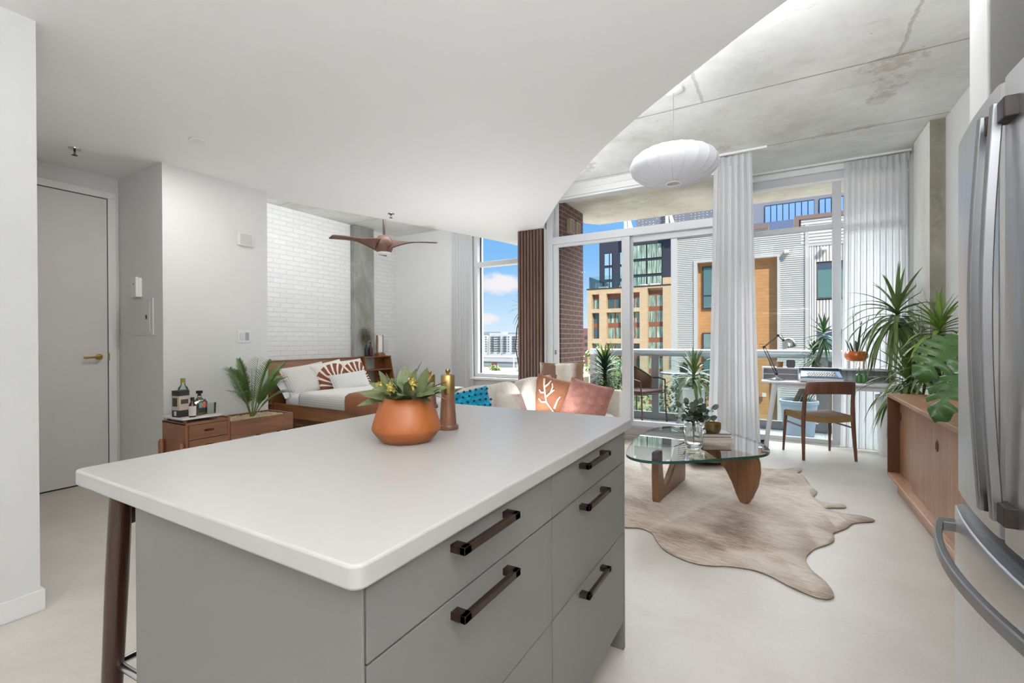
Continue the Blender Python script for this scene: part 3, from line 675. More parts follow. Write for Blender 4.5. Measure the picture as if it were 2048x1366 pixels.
def real_glass(name, tint, rough=0, ior=1.5):
    if name in MATS: return MATS[name]
    m, t, b = newmat(name); b.inputs['Base Color'].default_value = tuple(tint)+(1,); b.inputs['Roughness'].default_value = rough
    b.inputs['Transmission Weight'].default_value = 1; b.inputs['IOR'].default_value = ior
    return m
M_tglass = thin_glass('table_glass', (.90, .95, .93), 2.0)
M_tedge = P('glass_edge', (42, 84, 76), .15, spec=.6)
M_twal = wood('table_walnut', (104, 70, 46), (132, 92, 62), (156, 114, 80), 'z', 1.0, .38, .2)
ct = thing('coffee_table', 'freeform glass-top coffee table on two sculpted walnut legs standing on the cowhide', 'coffee table', (-.55, 3.85, 0)); O = ct.location
tp = [(-.968, 3.347), (-.936, 3.257), (-.872, 3.19), (-.773, 3.168), (-.655, 3.214), (-.535, 3.30), (-.399, 3.424), (-.259, 3.557), (-.139, 3.674), (-.077, 3.775), (-.056, 3.896), (-.076, 4.001), (-.129, 4.16), (-.222, 4.297), (-.33, 4.44), (-.45, 4.55), (-.608, 4.61), (-.772, 4.583), (-.917, 4.503), (-.992, 4.372), (-1.021, 4.247), (-1.032, 4.036), (-1.026, 3.782), (-1.012, 3.59)]
def closed_spline(pts, k=4):
    n = len(pts); out = []
    for i in range(n):
        p0, p1, p2, p3 = (Vector(pts[(i+j-1) % n]) for j in range(4))
        for j in range(k):
            u = j/k; out.append(tuple(.5*((2*p1)+(p2-p0)*u+(2*p0-5*p1+4*p2-p3)*u*u+(3*p1-p0-3*p2+p3)*u**3)))
    return out
tps = closed_spline(tp)
n_ = len(tps); k = MB()
a_ = sum(tps[i][0]*tps[(i+1) % n_][1]-tps[(i+1) % n_][0]*tps[i][1] for i in range(n_))
if a_ < 0: tps = tps[::-1]
k.add([(p[0], p[1], .402) for p in tps], [tuple(range(n_))]); gt = k.build('glass_top', M_tglass, ct, off=O)
k = MB(); k.add([(p[0], p[1], .402) for p in tps]+[(p[0], p[1], .383) for p in tps], [(i, n_+i, n_+(i+1) % n_, (i+1) % n_) for i in range(n_)])
k.build('glass_edge', M_tedge, gt, off=O, smooth=60)
def plate(outline, o, u, th, mat, name, parent, off):
    """outline in (u,z) turned upright: u runs along the given ground direction"""
    u = Vector((u[0], u[1], 0)).normalized(); w = Vector((0, 0, 1)); R = Matrix((u, w, u.cross(w))).transposed()
    return MB().extr(outline, R, o, th).build(name, mat, parent, off=off, smooth=40, bevel=.012, bseg=3)
A = [(0, .02), (.02, 0), (.70, 0), (.72, .02), (.735, .20), (.74, .382), (.565, .382), (.55, .32), (.50, .26), (.40, .185), (.28, .115), (.22, .09), (.18, .092), (.15, .12), (.125, .20), (.11, .30), (.105, .382), (-.005, .382), (-.01, .20)]
plate(A, (-.80, 3.51, 0), (.075, .72), .05, M_twal, 'leg', ct, O)
Bf = [(.0, .382), (-.02, .36), (.02, .33), (.16, .325), (.30, .315), (.40, .285), (.48, .225), (.54, .14), (.585, .05), (.615, .005), (.64, 0), (.665, .005), (.70, .06), (.745, .16), (.765, .26), (.76, .33), (.74, .382)]
plate(Bf, (-.74, 4.20, 0), (.64, -.46), .05, M_twal, 'leg', ct, O)
# ribbed vase with eucalyptus
M_vglass = real_glass('vase_glass', (.97, .98, .98))
vs_ = thing('glass_vase', 'tall ribbed clear glass vase of eucalyptus sprigs on the coffee table', 'vase', (-.556, 3.70, .403))
pr = [(.050, 0), (.054, .004), (.058, .03), (.066, .05), (.067, .16), (.066, .175), (.055, .188), (.030, .196), (.029, .222), (.032, .224), (.026, .224), (.026, .196), (.05, .182), (.060, .17), (.061, .055), (.052, .035), (.04, .015), (0, .013)]
MB().lathe(pr, seg=72, rib=lambda a: 1+.018*math.cos(a*24)).build('vase', M_vglass, vs_, smooth=60)
M_euc = P('eucalyptus_leaf', (70, 84, 62), .5, var=.3, vscale=20)
R_ = rng(9); kl = MB(); ks = MB()
def disc_leaf(k, c, d, L, wd, up):
    k.leaf(c, d, L, wd, R_.uniform(0, .3), 6, .12, prof=lambda u: max(.03, math.sin(PI*u)**.55), up=up)
for (a, el, ln, z0) in ((200, 55, .15, .2), (20, 42, .17, .2), (160, 72, .15, .2), (330, 60, .14, .2), (60, 66, .16, .2), (250, 30, .12, .2), (190, 20, .12, .2), (350, 25, .12, .2), (300, 75, .15, .2)):
    d = Vector((math.cos(rad(a))*math.cos(rad(el)), math.sin(rad(a))*math.cos(rad(el)), math.sin(rad(el))))
    p = Vector((0, 0, .03)); q = Vector((d.x*.012, d.y*.012, z0)); pts = [p, q]+[q+d*ln*i/5+Vector((0, 0, -.02*(i/5)**2)) for i in range(1, 6)]
    ks.tube(pts, .0022, 5)
    for i in range(2, 7):
        for s in (-1, 1):
            sd = d.cross(Vector((0, 0, 1))).normalized()*s
            disc_leaf(kl, pts[i], (sd+d*R_.uniform(.1, .6)+Vector((0, 0, R_.uniform(-.3, .4)))), R_.uniform(.045, .062), R_.uniform(.036, .05), Vector((R_.uniform(-.5, .5), R_.uniform(-1, .2), R_.uniform(.3, 1))))
    disc_leaf(kl, pts[-1], d, .055, .04, Vector((0, -1, .5)))
kl.build('leaves', M_euc, vs_, smooth=60); ks.build('stems', P('stem_brown', (96, 84, 60), .6), vs_)
# two books and a candle
def book(name, label, loc, rz, w, d, h, cov, page):
    b = thing(name, label, 'book', loc, rz, 'books on the coffee table')
    MB().box(-w/2, w/2, -d/2, d/2, 0, .004).box(-w/2, w/2, -d/2, d/2, h-.004, h).box(-w/2, -w/2+.004, -d/2, d/2, .004, h-.004).build('cover', cov, b, bevel=.001)
    MB().box(-w/2+.004, w/2-.006, -d/2+.005, d/2-.005, .004, h-.004).build('pages', page, b)
    return b
M_pages = P('pages', (206, 190, 174), .8, bump=.5, bscale=300)
book('book', 'white-covered hardback book at the bottom of the stack on the coffee table', (-.46, 4.07, .4025), rad(29), .248, .18, .036, P('cover_white', (220, 216, 212), .4), M_pages)
bk2 = book('book', 'black and white covered book on top of the stack under the candle', (-.465, 4.075, .4390), rad(27), .228, .17, .030, P('cover_black', (40, 40, 46), .35), M_pages)
MB().box(-.05, .115, -.08, .08, .0301, .0306).build('cover_print', P('cover_grey', (150, 150, 152), .35, var=.5, vscale=12), bk2)
M_amber = P('amber_glass', (92, 70, 16), .06, spec=.7, coat=.5)
cd = thing('candle', 'olive amber glass candle bowl on top of the books', 'candle', (-.462, 4.045, .4700))
MB().lathe([(.042, 0), (.052, .004), (.060, .02), (.063, .05), (.0635, .078), (.0605, .078), (.060, .052), (0, .05)], seg=40).build('jar', M_amber, cd, smooth=40)
MB().lathe([(.0600, .0505), (.060, .056), (0, .056)], seg=32).build('wax', P('wax', (196, 176, 92), .5), cd)
MB().tube([(0, 0, .056), (0, 0, .066)], .0015, 6).build('wick', M_black, cd)
# patterned floor cushion
def cushion(w, h, t_, n=18, pinch=.06, pw=2.6):
    k = MB()
    for s in (1, -1):
        def fn(u, v, s=s):
            x, y = 2*u-1, 2*v-1
            z = s*t_/2*((1-abs(x)**pw)*(1-abs(y)**pw))**.55
            kx = 1-pinch*(1-y*y)*abs(x)**2; ky = 1-pinch*(1-x*x)*abs(y)**2
            p = (x*w/2*kx, y*h/2*ky, z)
            return p
        st = len(k.v); k.grid(fn, n, n)
        if s < 0:
            nf = n*n; k.f[-nf:] = [f[::-1] for f in k.f[-nf:]]
    return k
def blotch_mat(name, a, b_, scale, thr=.5, rough=.85):
    m, t, b = newmat(name); n = t.noise(t.tc(), scale, 5, .65, 1.5); f = t.noise(t.tc(), 260, 2, .5)
    t.put(b.inputs['Base Color'], t.mix(t.step(n, thr-.03, thr+.03), lin(a), lin(b_))); b.inputs['Roughness'].default_value = rough
    t.put(b.inputs['Normal'], t.bump(f, .3, .002)); return m
def place(o, loc, xaxis, normal):
    nz = Vector(normal).normalized(); x = Vector(xaxis); x = (x-nz*x.dot(nz)).normalized(); y = nz.cross(x)
    M_ = Matrix((x, y, nz)).transposed().to_4x4(); M_.translation = loc; o.matrix_world = M_; return o
fc = cushion(.52, .52, .15).build('floor_cushion', blotch_mat('cushion_print', (206, 192, 166), (70, 62, 54), 9, .57), None, smooth=60)
place(fc, (-.62, 4.98, .085), (.87, .5, 0), (0, 0, 1)); tag(fc, 'flat cream floor cushion with dark scribble print behind the coffee table', 'cushion')

# ------------------------------------------------------------------ sofa with cushions
def fabric(name, c, var=.06, scale=700, rough=.9, bump=.3):
    if name in MATS: return MATS[name]
    m, t, b = newmat(name); n = t.noise(t.tc(), scale*.6, 2, .5); w = t.noise(t.tc(), 14, 4, .6)
    c1 = lin(tuple(x*(1-var) for x in c)); c2 = lin(tuple(min(255, x*(1+var)) for x in c))
    t.put(b.inputs['Base Color'], t.ramp(t.m('ADD', t.m('MULTIPLY', n, .5), t.m('MULTIPLY', w, .5)), [(.35, c1), (.65, c2)]))
    b.inputs['Roughness'].default_value = rough; b.inputs['Sheen Weight'].default_value = .15; b.inputs['Specular IOR Level'].default_value = .2
    t.put(b.inputs['Normal'], t.bump(n, bump, .002)); return m
M_sofa = fabric('sofa_linen', (202, 195, 184))
sf = thing('sofa', 'low cream linen sofa with its back to the bed', 'sofa', (-2.1, 4.2, 0)); O = sf.location
MB().box(-2.56, -1.64, 3.06, 5.35, .07, .235).build('base', M_sofa, sf, off=O, bevel=.02, smooth=40)
MB().box(-2.58, -2.43, 3.16, 5.25, .07, .60).build('back_frame', M_sofa, sf, off=O, bevel=.03, bseg=4, smooth=40)
for y0, y1 in ((3.02, 3.15), (5.255, 5.385)): MB().box(-2.57, -1.60, y0, y1, .07, .63).build('armrest', M_sofa, sf, off=O, bevel=.02, bseg=4, smooth=40)
def puffy(x0, x1, y0, y1, z0, z1, r, n=10):
    """soft box cushion"""
    k = MB(); c = Vector(((x0+x1)/2, (y0+y1)/2, (z0+z1)/2)); hx, hy, hz = (x1-x0)/2, (y1-y0)/2, (z1-z0)/2
    def sq(v, p): return math.copysign(abs(v)**p, v)
    def fn(u, v):
        a = 2*PI*u; b = PI*(v-.5)
        return (c.x+hx*sq(math.cos(a), .35)*abs(math.cos(b))**.28, c.y+hy*sq(math.sin(a), .35)*abs(math.cos(b))**.28, c.z+hz*sq(math.sin(b), .55))
    return k.grid(fn, 48, 20)
for y0, y1 in ((3.16, 4.20), (4.21, 5.25)):
    puffy(-2.44, -1.60, y0, y1, .215, .385, .05).build('seat_cushion', M_sofa, sf, off=O, smooth=60)
    k = puffy(-.10, .10, y0+.01, y1-.01, .0, .46, .06)
    for i, p in enumerate(k.v):   # slumped top edge
        x, y, z = p; u = (y-y0)/(y1-y0); k.v[i] = (x, y, z-(.05*(2*u-1)**2*(z/.46)) + .015*math.sin(9*u)*(z/.46))
    k.xf(rotm('Y', rad(-14)), (-2.31, 0, .355)).build('back_cushion', M_sofa, sf, off=O, smooth=60)
for x in (-2.5, -1.7):
    for y in (3.12, 5.28): MB().box(x-.03, x+.03, y-.03, y+.03, 0, .07).build('leg', M_black, sf, off=O)
def stripe_mat(name, cols, freq, axis=0, noise=.03, rough=.9, soft=True):
    m, t, b = newmat(name); s = t.sep(t.tc()); n = t.noise(t.mapv(t.tc(), (3, 3, 3)), 4, 3, .6)
    f = t.m('FRACT', t.m('ADD', t.m('MULTIPLY', s[axis] if axis < 3 else t.m('ADD', s[1], s[2]), freq), t.m('MULTIPLY', n, noise*freq)))
    k = len(cols); t.put(b.inputs['Base Color'], t.ramp(f, [(i/k, lin(c)) for i, c in enumerate(cols)], 'LINEAR' if soft else 'CONSTANT'))
    b.inputs['Roughness'].default_value = rough; t.put(b.inputs['Normal'], t.bump(t.noise(t.tc(), 300, 2, .5), .3, .002)); return m
c1 = cushion(.54, .54, .17).build('throw_cushion', stripe_mat('hide_stripes', [(222, 214, 200), (206, 196, 178), (226, 220, 208), (138, 104, 80), (152, 116, 90), (214, 206, 196), (120, 92, 72), (130, 100, 80)], 1.55, 0, .1), None, smooth=60)
place(c1, (-2.24, 5.04, .70), (.94, .30, .0), (.25, -.85, .35)); tag(c1, 'cream and brown striped square cushion at the back of the sofa corner', 'cushion', 'cushions on the sofa')
M_rust = fabric('rust_canvas', (158, 106, 78), .08)
c2 = cushion(.52, .52, .16).build('throw_cushion', M_rust, None, smooth=60)
place(c2, (-2.09, 4.55, .565), (.955, .17, -.15), (.36, -.86, .42)); tag(c2, 'rust brown cushion embroidered with a white antler motif on the sofa', 'cushion', 'cushions on the sofa')
def on_cushion(x, y, w=.54, t_=.17):
    a, b = 2*x/w, 2*y/w; return (x, y, t_/2*(max(0, 1-abs(a)**2.6)*max(0, 1-abs(b)**2.6))**.55+.003)
k = MB()
for br in ([(-.17, .20), (-.15, .12), (-.12, .04), (-.08, -.06), (.0, -.13), (.07, -.19)], [(-.12, .04), (-.16, .03), (-.19, .06)], [(-.14, .10), (-.11, .14), (-.09, .19)], [(-.10, -.01), (-.06, .05), (-.055, .12), (-.07, .16)], [(-.06, .05), (-.03, .09)], [(-.08, -.06), (-.13, -.07), (-.17, -.04)],
           [(.02, -.11), (.03, -.02), (.05, .03)], [(.20, .19), (.17, .10), (.13, .02), (.12, -.06), (.15, -.13), (.13, -.19)], [(.15, .06), (.19, .02)], [(.12, -.06), (.17, -.05), (.20, -.01)], [(.14, -.1), (.18, -.14)]):
    pts = []
    for a, b in zip(br, br[1:]): pts += [on_cushion(lerp(a[0], b[0], i/4), lerp(a[1], b[1], i/4)) for i in range(4)]
    pts.append(on_cushion(*br[-1])); k.tube(pts, [lerp(.011, .006, i/(len(pts)-1)) for i in range(len(pts))], 6, flat=.35)
k.build('embroidery', P('cream_yarn', (226, 214, 196), .9), c2)
c3 = cushion(.48, .48, .18).build('throw_cushion', fabric('mauve_fur', (160, 112, 100), .2, 320, .95, .9), None, smooth=60)
place(c3, (-1.74, 4.56, .56), (.95, .12, -.22), (.20, -.86, .46)); tag(c3, 'fluffy mauve pink cushion against the far arm of the sofa', 'cushion', 'cushions on the sofa')
c4 = cushion(.40, .40, .17).build('throw_cushion', fabric('teal_cotton', (22, 140, 172), .22, 60, .85, .6), None, smooth=60)
place(c4, (-2.26, 3.22, .62), (.75, .5, .3), (.62, -.6, .5)); tag(c4, 'teal blue tufted cushion with tiny pompoms at the near end of the sofa', 'cushion', 'cushions on the sofa')
k = MB(); ky_ = MB(); R_ = rng(3)
for i in range(-3, 4):
    for j in range(-3, 4):
        x, y = i*.054+(.027 if j % 2 else 0), j*.054
        if abs(x) > .19 or abs(y) > .19: continue
        a, b = x/.2, y/.2; z = .085*(max(0, 1-abs(a)**2.6)*max(0, 1-abs(b)**2.6))**.55
        MB().lathe([(0, -.009), (.009, -.004), (.011, .003), (.007, .009), (0, .011)], (x, y, z+.004), 8).build('pompom', P('dark_teal', (10, 78, 100), .9), c4, smooth=60)

c5 = cushion(.36, .30, .13).build('throw_cushion', stripe_mat('blush_patch', [(214, 204, 192), (212, 202, 190), (176, 136, 126), (210, 198, 186)], 2.2, 0, .2), None, smooth=60)
place(c5, (-2.19, 3.78, .585), (.35, .93, -.12), (.75, -.3, .6)); tag(c5, 'small cream cushion with a blush patch beside the teal cushion on the sofa', 'cushion', 'cushions on the sofa')

# ------------------------------------------------------------------ desk by the window and its things
M_dw = P('desk_white', (226, 226, 228), .4, spec=.4)
dk = thing('desk', 'white writing desk with a low hutch in front of the right-hand window', 'desk', (.45, 6.05, 0)); O = dk.location
MB().box(-.17, 1.06, 5.84, 6.30, .735, .757).build('top', M_dw, dk, off=O, bevel=.004)
MB().box(-.06, .98, 5.875, 5.895, .685, .735).box(-.06, .98, 6.24, 6.26, .685, .735).box(-.06, -.04, 5.895, 6.24, .685, .735).box(.96, .98, 5.895, 6.24, .685, .735).build('apron', M_dw, dk, off=O, bevel=.002)
h_ = MB().box(-.17, 1.06, 6.14, 6.30, .878, .895).box(-.17, -.152, 6.14, 6.30, .757, .878).box(1.042, 1.06, 6.14, 6.30, .757, .878).box(.185, .203, 6.14, 6.30, .757, .878).box(-.17, 1.06, 6.285, 6.30, .757, .878)
h_.box(-.152, .185, 6.16, 6.285, .812, .820).box(.75, 1.042, 6.16, 6.285, .812, .820).build('hutch', M_dw, dk, off=O, bevel=.002)
for sx_, sy_ in ((-1, -1), (1, -1), (-1, 1), (1, 1)):
    x, y = .46+sx_*.495, 6.07+sy_*.17
    MB().tube([(x+sx_*.095, y+sy_*.03, 0), (x, y, .735)], [.020, .030], 16).build('leg', M_dw, dk, off=O, smooth=40)
M_gun = P('lamp_gunmetal', (70, 66, 60), .3, .7)
lp = thing('desk_lamp', 'dark metal swing-arm desk lamp with chrome domed shade on the left of the desk', 'lamp', (-.02, 6.0, .757))
MB().lathe([(.075, 0), (.082, .006), (.082, .02), (.03, .032), (.012, .036), (.012, .07), (0, .07)], seg=36).build('base', M_chrome, lp, smooth=40)
e1, e2, hd_ = Vector((-.125, 0, .373)), Vector((.014, 0, .503)), Vector((.085, -.01, .42))
k = MB()
for s in (-1, 1):
    k.tube([(0+.012*s, .012*s, .065), e1+Vector((.012*s, .012*s, 0))], .004, 8).tube([e1+Vector((.006*s, .012*s, .012*s)), e2+Vector((.006*s, .012*s, .012*s))], .004, 8)
for s in (-1, 1): k.tube([Vector((0, .02*s, .10)), Vector((-.03, .02*s, .16))], .006, 8)
k.tube([e2, hd_+Vector((-.02, 0, .03))], .006, 8)
k.build('arm', M_gun, lp, smooth=50)
for p in (e1, e2, Vector((0, 0, .07)), hd_+Vector((-.02, 0, .03))): MB().lathe([(0, -.018), (.014, -.018), (.014, .018), (0, .018)], p, 14, rotm('X', PI/2)).build('joint', M_black, lp, smooth=50)
MB().tube([e1+Vector((-.01, .0, .0)), e1+Vector((-.05, 0, .0)), e1+Vector((-.04, 0, .035)), e1+Vector((.0, 0, .03))], .0025, 6).build('cable', M_gun, lp)
MB().tube([e2, e2+Vector((.03, 0, .02)), e2+Vector((.05, 0, -.03)), hd_], .0025, 6).build('cable', M_gun, lp)
MB().lathe([(.072, -.055), (.074, -.05), (.068, -.01), (.055, .025), (.035, .047), (.018, .056), (0, .057), (0, .052), (.03, .043), (.05, .022), (.064, -.012), (.069, -.05)], hd_+Vector((.03, 0, 0)), 32, rotm('Y', rad(-14))).build('shade', M_chrome, lp, smooth=60)
# typewriter
M_tw = P('typewriter_white', (222, 226, 230), .35)
M_tb = P('typewriter_blue', (96, 132, 176), .35)
tw = thing('typewriter', 'vintage portable typewriter with blue top and white keys on the desk', 'typewriter', (.39, 5.985, .757), 0)
def wedge(x, y0, y1, z0, za, zb, name, mat, bev): 
    return MB().hexa([(-x, y0, z0), (x, y0, z0), (x, y1, z0), (-x, y1, z0)], [(-x, y0, za), (x, y0, za), (x, y1, zb), (-x, y1, zb)]).build(name, mat, tw, smooth=40, bevel=bev, bseg=4)
wedge(.20, -.135, .13, .006, .045, .085, 'body', M_tw, .018)
MB().hexa([(-.193, -.125, .047), (.193, -.125, .047), (.185, .12, .084), (-.185, .12, .084)], [(-.187, -.118, .060), (.187, -.118, .060), (.175, .115, .130), (-.175, .115, .130)]).build('top_cover', M_tb, tw, smooth=40, bevel=.012, bseg=3)
MB().hexa([(-.15, -.112, .0605), (.15, -.112, .0605), (.135, .03, .1037), (-.135, .03, .1037)], [(-.15, -.112, .063), (.15, -.112, .063), (.135, .03, .1062), (-.135, .03, .1062)]).build('keywell', M_black, tw)
for r in range(4):
    for c in range(11):
        MB().lathe([(.0085, 0), (.0088, .004), (.007, .007), (0, .0065)], (-.114+c*.0222+(r % 2)*.008, -.098+r*.034, .0672+r*.0104), 10, rotm('X', rad(17))).build('key', P('key_white', (226, 222, 212), .4), tw, smooth=50)
MB().tube([(-.17, .095, .128), (.17, .095, .128)], .017, 18).build('platen', M_black, tw, smooth=40)
each([MB().tube([(.17, .095, .128), (.195, .095, .128)], .013, 14), MB().tube([(-.195, .095, .128), (-.17, .095, .128)], .013, 14)], 'platen_knob', P('knob_grey', (90, 94, 100), .4), tw, smooth=40)
MB().tube([(-.18, .095, .138), (-.19, .06, .158)], .003, 6).build('return_lever', M_chrome, tw)
# twin bud vase, cube, clock, orange planter
gv = thing('bud_vase', 'small green glass twin bud vase at the right of the desk', 'vase', (.75, 6.0, .757))
M_gg = P('green_glass', (74, 116, 66), .12, spec=.6, coat=.4)
for x, hgt in ((-.022, .135), (.022, .155)):
    MB().lathe([(.026, 0), (.031, .005), (.031, .075), (.024, .090), (.012, .098), (.0105, hgt-.02), (.0105, hgt-.02), (0, hgt-.02)], (x, 0, 0), 28).build('bottle', M_gg, gv, smooth=40)
MB().tube([(-.022, 0, .10), (-.023, 0, .165)], .007, 10, flat=.6).build('stem', P('stem_grey', (126, 122, 96), .6), gv, smooth=50)
MB().tube([(.022, 0, .12), (.024, 0, .18)], .006, 10, flat=.6).build('stem', P('stem_grey', (126, 122, 96), .6), gv, smooth=50)
cb = thing('test_tube_vase', 'little round wooden block with a glass tube on the desk hutch', 'vase', (.012, 6.20, .895))
MB().lathe([(.033, 0), (.034, .002), (.034, .066), (.032, .068), (0, .068)], seg=32).build('block', wood('oak_block', (120, 78, 44), (146, 98, 60), (164, 114, 74), 'z', 2), cb, smooth=40)
MB().lathe([(.0, .05), (.009, .05), (.009, .135), (.0075, .135), (.0075, .052), (0, .052)], seg=16).build('tube', M_glass, cb, smooth=40)
ck = thing('clock', 'dark rounded-square clock beside the wooden block on the desk hutch', 'clock', (.12, 6.20, .895))
kk_ = [(p[0], p[1]) for p in rrect(-.043, .043, 0, .088, .018)]
MB().extr(kk_, rotm('X', PI/2), (0, 0, 0), .05).build('case', P('clock_dark', (70, 60, 66), .45), ck, smooth=40, bevel=.004)
MB().extr(rrect(-.035, .035, .008, .080, .014), rotm('X', PI/2), (0, -.0258, 0), .002).build('face', P('clock_face', (92, 84, 94), .5, bump=.4, bscale=500), ck)
MB().box(-.0015, .0015, -.0285, -.027, .044, .068).box(-.012, .0, -.0285, -.027, .0425, .0455).lathe([(.004, 0), (.004, .003), (0, .003)], (0, -.027, .044), 12, rotm('X', PI/2)).build('hands', M_black, ck)
og = thing('glass_planter', 'orange glass bowl planter on a brass wire stand on the desk hutch', 'potted plant', (.73, 6.21, .895))
MB().lathe([(.06, .085), (.085, .093), (.104, .120), (.108, .145), (.102, .173), (.090, .190), (.086, .190), (.097, .171), (.10, .145), (0, .115)], seg=44).build('bowl', P('orange_glass', (206, 98, 28), .12, spec=.6, coat=.5), og, smooth=50)
MB().cyl((0, 0, 0), .088, .165, .177).build('soil', M_soil, og)
k = MB()
for i in range(4):
    a = rad(35+90*i); k.tube([(math.cos(a)*.088, math.sin(a)*.088, 0), (math.cos(a)*.088, math.sin(a)*.088, .13)], .003, 8)
ring = [(math.cos(2*PI*i/32)*.088, math.sin(2*PI*i/32)*.088, .088) for i in range(33)]
k.tube(ring, .0025, 6).build('stand', M_brass, og, smooth=50)
M_snake = P('snake_leaf', (72, 86, 54), .45, var=.35, vscale=18)
k = MB()
for (x, y, ln, dx, dy) in ((-.02, 0, .50, -.03, .0), (.03, .01, .44, .22, .0), (.01, -.02, .36, .12, .1), (-.05, .0, .16, -.35, -.1), (-.03, .03, .12, -.2, .2), (.0, -.03, .14, -.1, -.2)):
    k.leaf((x, y, .172), (dx, dy, 1), ln, .028, -.02 if ln > .3 else .1, 8, .5, prof=lambda u: .5+.5*math.sin(PI*min(1, .15+u*.85)) if u < .9 else .35*(1-u)*10+.02)
k.build('foliage', M_snake, og, smooth=60)
# woven-seat chair
ch = thing('dining_chair', 'teak chair with a woven paper-cord seat pulled up to the white desk', 'chair', (.351, 5.79, 0), rad(23.5))
M_teak = wood('chair_teak', (82, 48, 36), (108, 68, 52), (130, 88, 68), 'z', 1.2, .4, .2)
for s in (-1, 1):
    MB().tube([(s*.245, -.225, 0), (s*.238, -.205, .25), (s*.232, -.195, .44), (s*.225, -.205, .60), (s*.215, -.235, .73), (s*.205, -.245, .775)], [.013, .018, .021, .019, .017, .015], 14).build('leg', M_teak, ch, smooth=50)
    MB().tube([(s*.238, .225, 0), (s*.228, .205, .30), (s*.222, .20, .445)], [.011, .017, .019], 14).build('leg', M_teak, ch, smooth=50)
    MB().tube([(s*.232, -.19, .33), (s*.225, .20, .33)], .009, 10).build('stretcher', M_teak, ch, smooth=50)
bk = MB().grid(lambda u, v: ((u-.5)*.45, -.238-.045*math.sin(PI*u)+.0, .665+.125*v+.01*math.sin(PI*u)), 16, 4)
bk.build('backrest', M_teak, ch, smooth=50, solid=.024, bevel=.006)
def weave(name):
    m, t, b = newmat(name); s = t.sep(t.tc())
    w1 = t.m('SINE', t.m('MULTIPLY', s[0], 700)); w2 = t.m('SINE', t.m('MULTIPLY', s[1], 420))
    f = t.m('MULTIPLY', w1, w2); n = t.noise(t.tc(), 60, 3, .6)
    t.put(b.inputs['Base Color'], t.ramp(t.m('ADD', t.m('MULTIPLY', f, .25), t.m('ADD', .25, t.m('MULTIPLY', n, .5))), [(.2, lin((104, 82, 66))), (.8, lin((158, 130, 104)))]))
    b.inputs['Roughness'].default_value = .8; t.put(b.inputs['Normal'], t.bump(f, .5, .003)); return m
k = MB().grid(lambda u, v: ((u-.5)*lerp(.455, .44, v), lerp(-.205, .21, v), .447-.028*math.sin(PI*u)*(.6+.4*math.sin(PI*v))), 16, 12)
k.build('seat', weave('paper_cord'), ch, smooth=60, solid=.012)
k = MB()
for (y, w) in ((-.205, .455), (.21, .44)):
    k.grid(lambda u, v, y=y, w=w: ((u-.5)*w, y+(.002 if y > 0 else -.002), .449-.028*math.sin(PI*u)*.6-.055*v), 16, 2)
for s in (-1, 1): k.box(s*.222-.008, s*.222+.008, -.2, .205, .395, .445)
k.build('seat_rail', P('cord_tan', (150, 116, 72), .8, bump=.6, bscale=200), ch, solid=.008)
# ------------------------------------------------------------------ teak sideboard and the plants round it
M_sb = wood('sideboard_teak', (126, 86, 58), (148, 106, 76), (166, 124, 92), 'z', .9, .4, .15)
M_sbx = wood('sideboard_teak_long', (140, 98, 68), (164, 122, 92), (188, 148, 118), 'y', .9, .38, .2)
M_sbd = wood('sideboard_dark', (78, 44, 24), (98, 58, 34), (116, 72, 44), 'z', 1, .4, .15)
sb = thing('sideboard', 'long low teak sideboard with sliding doors along the right wall', 'sideboard', (1.02, 3.6, 0)); O = sb.location
MB().box(.765, 1.275, 2.36, 4.79, .750, .778).build('top', M_sbx, sb, off=O, bevel=.003)
each([MB().box(.765, 1.275, y_, y_+.025, .115, .75) for y_ in (4.765, 2.36)], 'side_panel', M_sbd, sb, off=O, bevel=.002)
MB().box(.765, 1.275, 2.385, 4.765, .115, .142).build('bottom', M_sbx, sb, off=O, bevel=.003)
MB().box(1.255, 1.275, 2.385, 4.765, .142, .75).build('back_panel', M_sbd, sb, off=O)
MB().box(.815, 1.24, 2.40, 4.70, 0, .115).build('plinth', M_sbx, sb, off=O, bevel=.002)
def pull(y, z, parent, xx):
    ol = [(math.cos(a)*.020*(1 if True else 0), math.sin(a)*.034) for a in [2*PI*i/24 for i in range(24)]]
    R = Matrix(((0, 0, 1), (1, 0, 0), (0, 1, 0)))
    MB().extr(ol, R, (xx-.002, y, z), .006).build('pull', M_sbd, parent, off=O, bevel=.001)
    MB().box(xx-.006, xx-.0045, y-.005, y-.001, z-.022, z+.022).box(xx-.006, xx-.0045, y+.003, y+.007, z-.022, z+.022).build('pull_slot', M_black, parent, off=O)
for y0, y1, x, py in ((4.24, 4.755, .840, 4.715), (3.58, 4.26, .818, None), (2.95, 3.60, .796, 3.55), (2.39, 2.95, .818, None)):
    dd = MB().box(x, x+.018, y0, y1, .143, .749).build('sliding_door', M_sb, sb, off=O, bevel=.001)
    if py: pull(py, .60, dd, x)
M_potw = P('white_ceramic', (226, 226, 226), .3, spec=.5)
M_drac = None
def striped_leaf(name, base, edge):
    m, t, b = newmat(name); n = t.noise(t.tc(), 6, 3, .6); n2 = t.noise(t.mapv(t.tc(), (40, 40, 4)), 3, 2, .5)
    t.put(b.inputs['Base Color'], t.mix(t.step(n2, .5, .62), t.mix(n, lin(base), lin(tuple(x*.75 for x in base))), lin(edge)))
    b.inputs['Roughness'].default_value = .4; return m
M_drac = P('dracaena_leaf', (100, 120, 66), .4, var=.28, vscale=4)
M_drac2 = P('dracaena_leaf_fresh', (108, 138, 58), .4, var=.25, vscale=4)
M_trunk = P('cane_trunk', (92, 84, 66), .8, var=.3, vscale=30, bump=.6, bscale=50)
